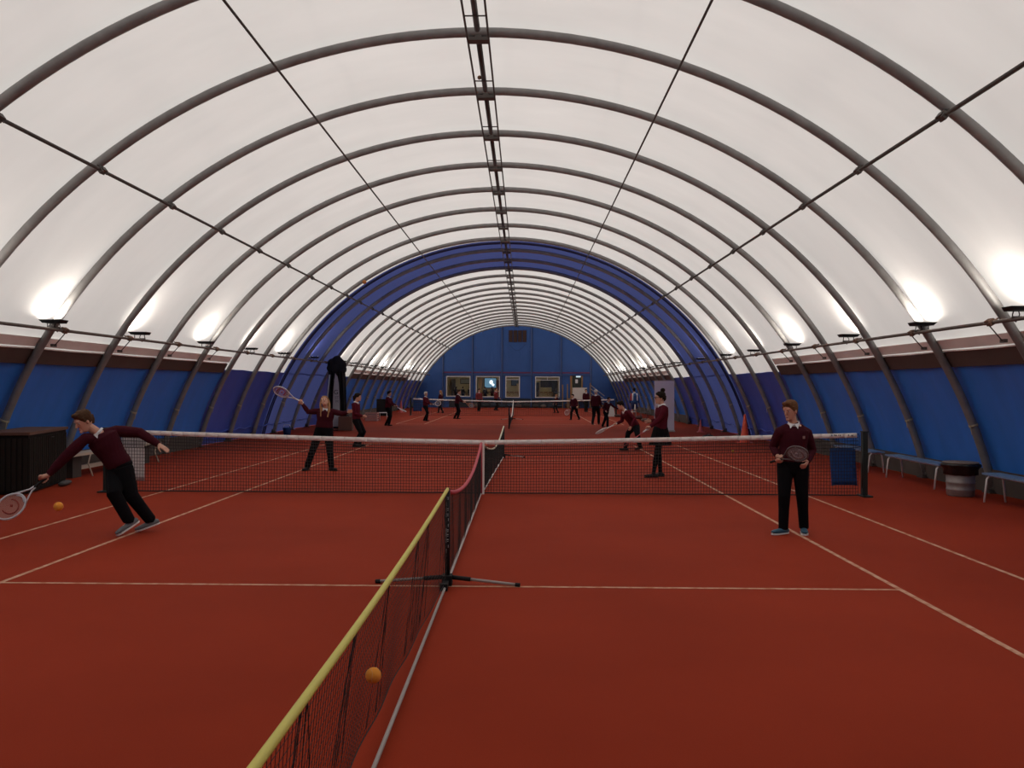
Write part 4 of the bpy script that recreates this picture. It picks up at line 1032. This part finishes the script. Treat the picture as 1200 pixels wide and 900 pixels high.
# storage box
t = thing('storage_box', (-8.1, 14.25, 0), 'large dark slatted storage box with brown lid at the left wall', 'box')
c0 = V((-7.52, 13.42, 0)); e1 = V((-.42, 1.85, 0)); e2 = V((-.66, -.15, 0))
def sbox(z0, z1, g=0):
    a = c0+(-e1.normalized()-e2.normalized())*g; b = c0+e1+(e1.normalized()-e2.normalized())*g; c = c0+e1+e2+(e1.normalized()+e2.normalized())*g; d = c0+e2+(-e1.normalized()+e2.normalized())*g
    return [p+V((0, 0, z0)) for p in (a, b, c, d)]
mb = MB(); mb.prism(sbox(.02, 0), (0, 0, .96)); mb.build('carcass', BOXM, t)
mb = MB()
for k in range(19):
    p = c0+e1*((k+.5)/19); n = V((e1.y, -e1.x, 0)).normalized(); mb.bar(p+n*.008+V((0, 0, .06)), p+n*.008+V((0, 0, .93)), .016, .06, up=e1)
for k in range(8):
    p = c0+e2*((k+.5)/8); n = -e1.normalized(); mb.bar(p+n*.008+V((0, 0, .06)), p+n*.008+V((0, 0, .93)), .06, .016, up=n)
mb.build('slat', mat('slat_dark', (.020, .016, .013), .8, spec=.15), t)
mb = MB(); mb.prism(sbox(.985, 0, .03), (0, 0, .05)); mb.build('lid', BOXLID, t)
mb = MB(); p = c0+e1*.5+V((.035, 0, .90)); mb.tube([p-e1*.05, p-e1*.05+V((.03, 0, 0)), p+e1*.05+V((.03, 0, 0)), p+e1*.05], .008, 6); mb.build('handle', BLACK, t)
t = thing('grey_bag', (-7.62, 14.70, 0), 'low grey bag on the carpet at the right side of the storage box', 'bag')
mb = MB(); mb.loft([(-7.58, 14.50, .045), (-7.62, 14.70, .05), (-7.68, 14.90, .04)], [.04, .048, .036], [.06, .075, .06], (0, 0, 1), 12); mb.build('bag_body', mat('bag_grey', (.06, .055, .055), .8), t)
# bin
x, y = 8.13, 14.02
t = thing('metal_bin', (x, y, 0), 'dented metal barrel bin lined with a black bag, between two blue benches', 'bin')
prof = [(.20, .0), (.215, .02), (.215, .10), (.225, .115), (.215, .13), (.22, .22), (.23, .235), (.22, .25), (.225, .36), (.225, .47), (.222, .48)]
mb = MB(); mb.lathe((x, y, 0), prof, 28); mb.build('drum', GALV, t)
mb = MB(); mb.lathe((x, y, 0), [(.232, .36), (.26, .37), (.255, .46), (.285, .50), (.30, .53), (.29, .555), (.20, .54), (.02, .52)], 36, wob=lambda a, z: .05*math.sin(a*7)+.03*math.sin(a*13+z*20)); mb.build('bin_bag', BAG, t)
mb = MB(); mb.lathe((x, y, 0), [(.02, .53), (.27, .553), (.285, .566), (.27, .58), (.02, .585)], 28); mb.build('lid', mat('bin_lid', (.20, .15, .13), .6), t)
# lavender panel
c1 = atY(767, 446, 33.6); c2 = atY(790, 505.5, 33.6)
t = thing('display_panel', ((c1.x+c2.x)/2, 33.6, 0), 'tall blank pale lilac panel standing by the right wall', 'panel')
mb = MB(); mb.box(((c1.x+c2.x)/2, 33.6, c1.z/2+.03), (c2.x-c1.x, .03, c1.z-.06)); mb.build('sheet', LAV, t)
mb = MB(); mb.box(((c1.x+c2.x)/2, 33.62, .03), (c2.x-c1.x+.02, .35, .06)); mb.build('base', GREYROD, t)
mb = MB(); mb.box(((c1.x+c2.x)/2, 33.6, c1.z), (c2.x-c1.x+.02, .05, .03)); mb.build('top_rail', GREYROD, t)
# black drape with feather flag, left wall in the blue section
Yd = 33.3
t = thing('black_drape', (-7.6, Yd+.2, 0), 'gathered black drape hanging from the left rail at the blue roof band', 'curtain')
mb = MB(); n = 60; vs = []
a = atY(380, 470, Yd); b = atY(404, 470, Yd)
for side in (0, 1):
    for i in range(n+1):
        for jz in range(9):
            z = .05+2.75*jz/8; u = i/n; w0 = a.x+(b.x-a.x)*u; pinch = 1-.25*(jz/8)**2; xm = (a.x+b.x)/2
            x_ = xm+(w0-xm)*pinch; y_ = Yd+.35+.08*math.sin(u*34)+.03*math.sin(u*71+jz)+side*.02
            vs.append((x_, y_, z))
K_ = (n+1)*9; fs = []
for i in range(n):
    for q in range(8):
        k = i*9+q; fs += [(k, k+9, k+10, k+1), (K_+k, K_+k+1, K_+k+10, K_+k+9)]
mb.add(vs, fs, True); mb.build('cloth', mat('drape_black', (.008, .008, .009), .9), t)
mb = MB(); xm = (a.x+b.x)/2
for dx, dz, r_ in ((-.20, .02, .20), (.02, .10, .24), (.22, -.03, .19), (-.05, -.15, .24), (.15, .08, .16), (-.28, -.16, .15), (.27, -.22, .16)): mb.ball((xm+dx, Yd+.37, 2.72+dz), r_, 14, (1, .5, 1.1))
o = mb.build('gathered_top', mat('drape_black', (.008, .008, .009), .9), t); remesh(o, .03, 2)
t = thing('feather_flag', (atY(397, 500, Yd-.1).x, Yd-.1, 0), 'tall pale grey feather flag with dark lettering in front of the black drape', 'flag')
fx = lambda px, py: atY(px, py, Yd-.1)
mb = MB(); out = [fx(390.0, 500), fx(391.0, 465), fx(391.6, 445), fx(393.2, 438), fx(395.4, 441), fx(397.0, 450), fx(398.0, 470), fx(398.6, 500)]
mb.prism([p for p in out], (0, .012, 0)); fl = mb.build('sail', mat('flag_grey', (.34, .34, .36), .7), t)
mb = MB(); mb.tube([V((fx(389.8, 500).x, Yd-.09, 0)), fx(390.6, 460)+V((0, .01, 0)), fx(393.0, 437.5)+V((0, .01, 0))], .014, 6); mb.build('pole', GREYROD, t)
mb = MB(); mb.box((fx(393, 500).x, Yd-.09, .02), (.26, .24, .04)); mb.build('base', BLACK, t)
INK = mat('ink_dark', (.03, .03, .035), .7)
def letters(txt, loc, size, m, parent, rz=0, rx=PI/2):
    cu = bpy.data.curves.new('lettering', 'FONT'); cu.body = txt; cu.size = size; cu.extrude = .003; cu.align_x = 'CENTER'
    cu.materials.append(m); tmp = bpy.data.objects.new('lettering_source', cu); C.objects.link(tmp); bpy.context.view_layer.update()
    me = bpy.data.meshes.new_from_object(tmp.evaluated_get(bpy.context.evaluated_depsgraph_get())); bpy.data.objects.remove(tmp)
    o = bpy.data.objects.new('lettering', me); C.objects.link(o); o.rotation_euler = (rx, rz, 0); o.parent = parent; o.location = V(loc)-wloc(parent)
    return o
letters('G', fx(393.8, 462)+V((0, -.008, 0)), .26, INK, fl)
letters('ST', fx(394.8, 467.5)+V((0, -.008, 0)), .16, mat('ink_mid', (.12, .12, .13), .7), fl)
letters('M', fx(395.0, 472)+V((0, -.008, 0)), .16, mat('ink_mid', (.12, .12, .13), .7), fl)
t = thing('white_pole', (fx(385, 500).x, Yd-.05, 0), 'slim pale pole leaning in front of the black drape, left of the feather flag', 'pole')
mb = MB(); mb.tube([V((fx(381.5, 500).x, Yd-.15, .02)), fx(384.0, 462), fx(386.2, 439)], [.02, .03, .035], 8); mb.build('shaft', mat('pole_grey', (.36, .38, .42), .5), t)
x0 = fx(406, 500).x
t = thing('brown_case', (x0, Yd, 0), 'brown upright case on the carpet at the foot of the black drape', 'case')
mb = MB(); mb.box((x0, Yd-.2, .30), (.55, .35, .56)); mb.build('carcass', mat('case_brown', (.10, .04, .025), .7), t)
mb = MB(); mb.tube([(x0-.1, Yd-.2, .58), (x0-.1, Yd-.2, .63), (x0+.1, Yd-.2, .63), (x0+.1, Yd-.2, .58)], .012, 6); mb.build('handle', BLACK, t)
# far left: pinkish crate, white low table, black screen
def pos(px, Y): return atY(px, 470, Y).x
x0 = pos(436, 42.5)
t = thing('crate', (x0, 42.5, 0), 'pale pink crate of balls on the carpet by the left wall', 'crate')
mb = MB()
for k in range(4): mb.box((x0, 42.2, .06+.115*k), (.62, .02, .075)); mb.box((x0, 42.8, .06+.115*k), (.62, .02, .075)); mb.box((x0-.31, 42.5, .06+.115*k), (.02, .6, .075)); mb.box((x0+.31, 42.5, .06+.115*k), (.02, .6, .075))
for a_ in (-.29, .29):
    for b_ in (-.28, .28): mb.box((x0+a_, 42.5+b_, .23), (.05, .05, .44))
mb.build('slatted_side', mat('crate_pink', (.40, .22, .20), .7), t)
mb = MB(); mb.box((x0, 42.5, .01), (.6, .58, .02)); mb.build('bottom', mat('crate_pink', (.40, .22, .20), .7), t)
x0 = pos(450.5, 43.3)
t = thing('side_table', (x0, 43.0, 0), 'low white-legged table between the pink crate and the black screen', 'table')
mb = MB(); mb.box((x0, 43.0, .42), (.5, .5, .03)); mb.build('table_top', WHITE, t)
for a_ in (-.22, .22):
    for b_ in (-.22, .22):
        mb = MB(); mb.tube([(x0+a_, 43+b_, 0), (x0+a_, 43+b_, .41)], .015, 6); mb.build('leg', WHITE, t)
x0 = pos(450.5, 44.2)
t = thing('black_screen', (x0, 44.2, 0), 'black rectangular screen standing behind the low white table', 'screen')
mb = MB(); mb.box((x0, 44.2, .66), (.85, .03, .92)); mb.build('sheet', BLACK, t)
for a_ in (-.38, .38):
    mb = MB(); mb.tube([(x0+a_, 44.1, 0), (x0+a_, 44.2, .22)], .015, 6); mb.build('leg', DSTEEL, t)
# white easel, chairs and bags at the right wall, far court
x0 = pos(716.5, 50.0)
t = thing('easel_board', (x0, 50.0, 0), 'small pale folding board beside the far net right post', 'board')
mb = MB(); mb.prism([(x0-.22, 49.8, .02), (x0+.22, 49.8, .02), (x0+.12, 50.0, .68), (x0-.10, 50.0, .68)], (0, .02, 0)); mb.prism([(x0-.22, 50.2, .02), (x0+.22, 50.2, .02), (x0+.12, 50.02, .68), (x0-.10, 50.02, .68)], (0, .02, 0)); mb.build('sheet', mat('easel_white', (.48, .46, .43), .7), t)
def chair(label, x, y, m):
    t = thing('stacking_chair', (x, y, 0), label, 'chair')
    mb = MB(); mb.box((x, y, .45), (.42, .42, .035)); mb.build('seat', m, t)
    mb = MB(); mb.box((x+.2, y, .72), (.03, .40, .30)); mb.build('backrest', m, t)
    for a_ in (-.18, .2):
        for b_ in (-.18, .18):
            mb = MB(); mb.tube([(x+a_, y+b_, 0), (x+a_, y+b_, .43 if a_ < 0 else .62)], .014, 6); mb.build('leg', DSTEEL, t)
chair('white chair in front of the person in the blue, white and red jacket', pos(740, 45.5), 45.5, mat('chair_white', (.55, .53, .50), .6))
chair('grey chair by the right wall between the jacketed person and the girl with the bun', pos(755, 44.5), 44.5, mat('chair_grey', (.14, .12, .12), .7))
for k, (px, Y, m_, lab) in enumerate([(749, 46.5, CL[1], 'brown sports bag by the right wall in front of the grey chair'), (756, 43.0, CL[2], 'tan sports bag by the right wall near the outstretched forearm'), (724, 49.5, CL[1], 'dark red sports bag beyond the bending child'), (830, 28.5, CL[0], 'small dark bag at the foot of the right wall, left of the tall cone')]):
    x0 = pos(px, Y); t = thing('sports_bag', (x0, Y, 0), lab, 'bag')
    mb = MB(); mb.loft([(x0-.13, Y, .09), (x0, Y, .10), (x0+.13, Y, .09)], [.08, .095, .08], [.10, .12, .10], (0, 0, 1), 14); mb.build('bag_body', m_, t)
    mb = MB(); mb.tube([(x0-.09, Y-.07, .15), (x0-.05, Y-.07, .24), (x0+.05, Y-.07, .24), (x0+.09, Y-.07, .15)], .009, 5); mb.build('strap', BLACK, t)
# small objects at the left wall base
x0 = -8.05
t = thing('blue_bucket', (x0, 30.0, 0), 'small blue bucket at the foot of the left blue wall', 'bucket')
mb = MB(); mb.lathe((x0, 30.0, 0), [(.12, 0), (.155, .26), (.165, .27), (.15, .275), (.14, .2)], 20); mb.build('tub', BLUETOWEL, t)
mb = MB(); mb.tube([(x0-.15, 30, .26), (x0-.1, 30, .38), (x0+.1, 30, .38), (x0+.15, 30, .26)], .006, 5); mb.build('handle', WHITE, t)

# ------------------------------------------------------------------ world, camera, colour
w = bpy.data.worlds.new('sky'); bpy.context.scene.world = w; w.use_nodes = True
nt = w.node_tree; bg = nt.nodes['Background']; bg.inputs[1].default_value = 1.0
tc = nt.nodes.new('ShaderNodeTexCoord'); sx = nt.nodes.new('ShaderNodeSeparateXYZ'); cr = nt.nodes.new('ShaderNodeValToRGB'); mr = nt.nodes.new('ShaderNodeMapRange')
mr.inputs[1].default_value = -1; mr.inputs[2].default_value = 1
nt.links.new(tc.outputs['Generated'], sx.inputs[0]); nt.links.new(sx.outputs[2], mr.inputs[0]); nt.links.new(mr.outputs[0], cr.inputs[0]); nt.links.new(cr.outputs[0], bg.inputs[0])
els = cr.color_ramp.elements; els[0].position = .45; els[0].color = (.30, .30, .29, 1); els[1].position = 1.0; els[1].color = (2.0, 1.99, 1.95, 1)
e = els.new(.53); e.color = (.95, .95, .93, 1)
cam = bpy.data.cameras.new('camera'); co = bpy.data.objects.new('camera', cam); C.objects.link(co)
cam.sensor_fit = 'HORIZONTAL'; cam.sensor_width = 36; cam.lens = 36*F_PX/1200; cam.clip_start = .05; cam.clip_end = 400
mt = M((RT, UP, -FW)).transposed().to_4x4(); mt.translation = CAM; co.matrix_world = mt
sc = bpy.context.scene; sc.camera = co
sc.view_settings.view_transform = 'Standard'; sc.view_settings.look = 'None'; sc.view_settings.gamma = 1; sc.view_settings.use_curve_mapping = False
sc.view_settings.exposure = 0.0
sc.cycles.max_bounces = 8; sc.cycles.diffuse_bounces = 5; sc.cycles.transmission_bounces = 4; sc.cycles.transparent_max_bounces = 8; sc.cycles.caustics_reflective = False; sc.cycles.caustics_refractive = False
sc.cycles.sample_clamp_indirect = 6; sc.cycles.use_denoising = True
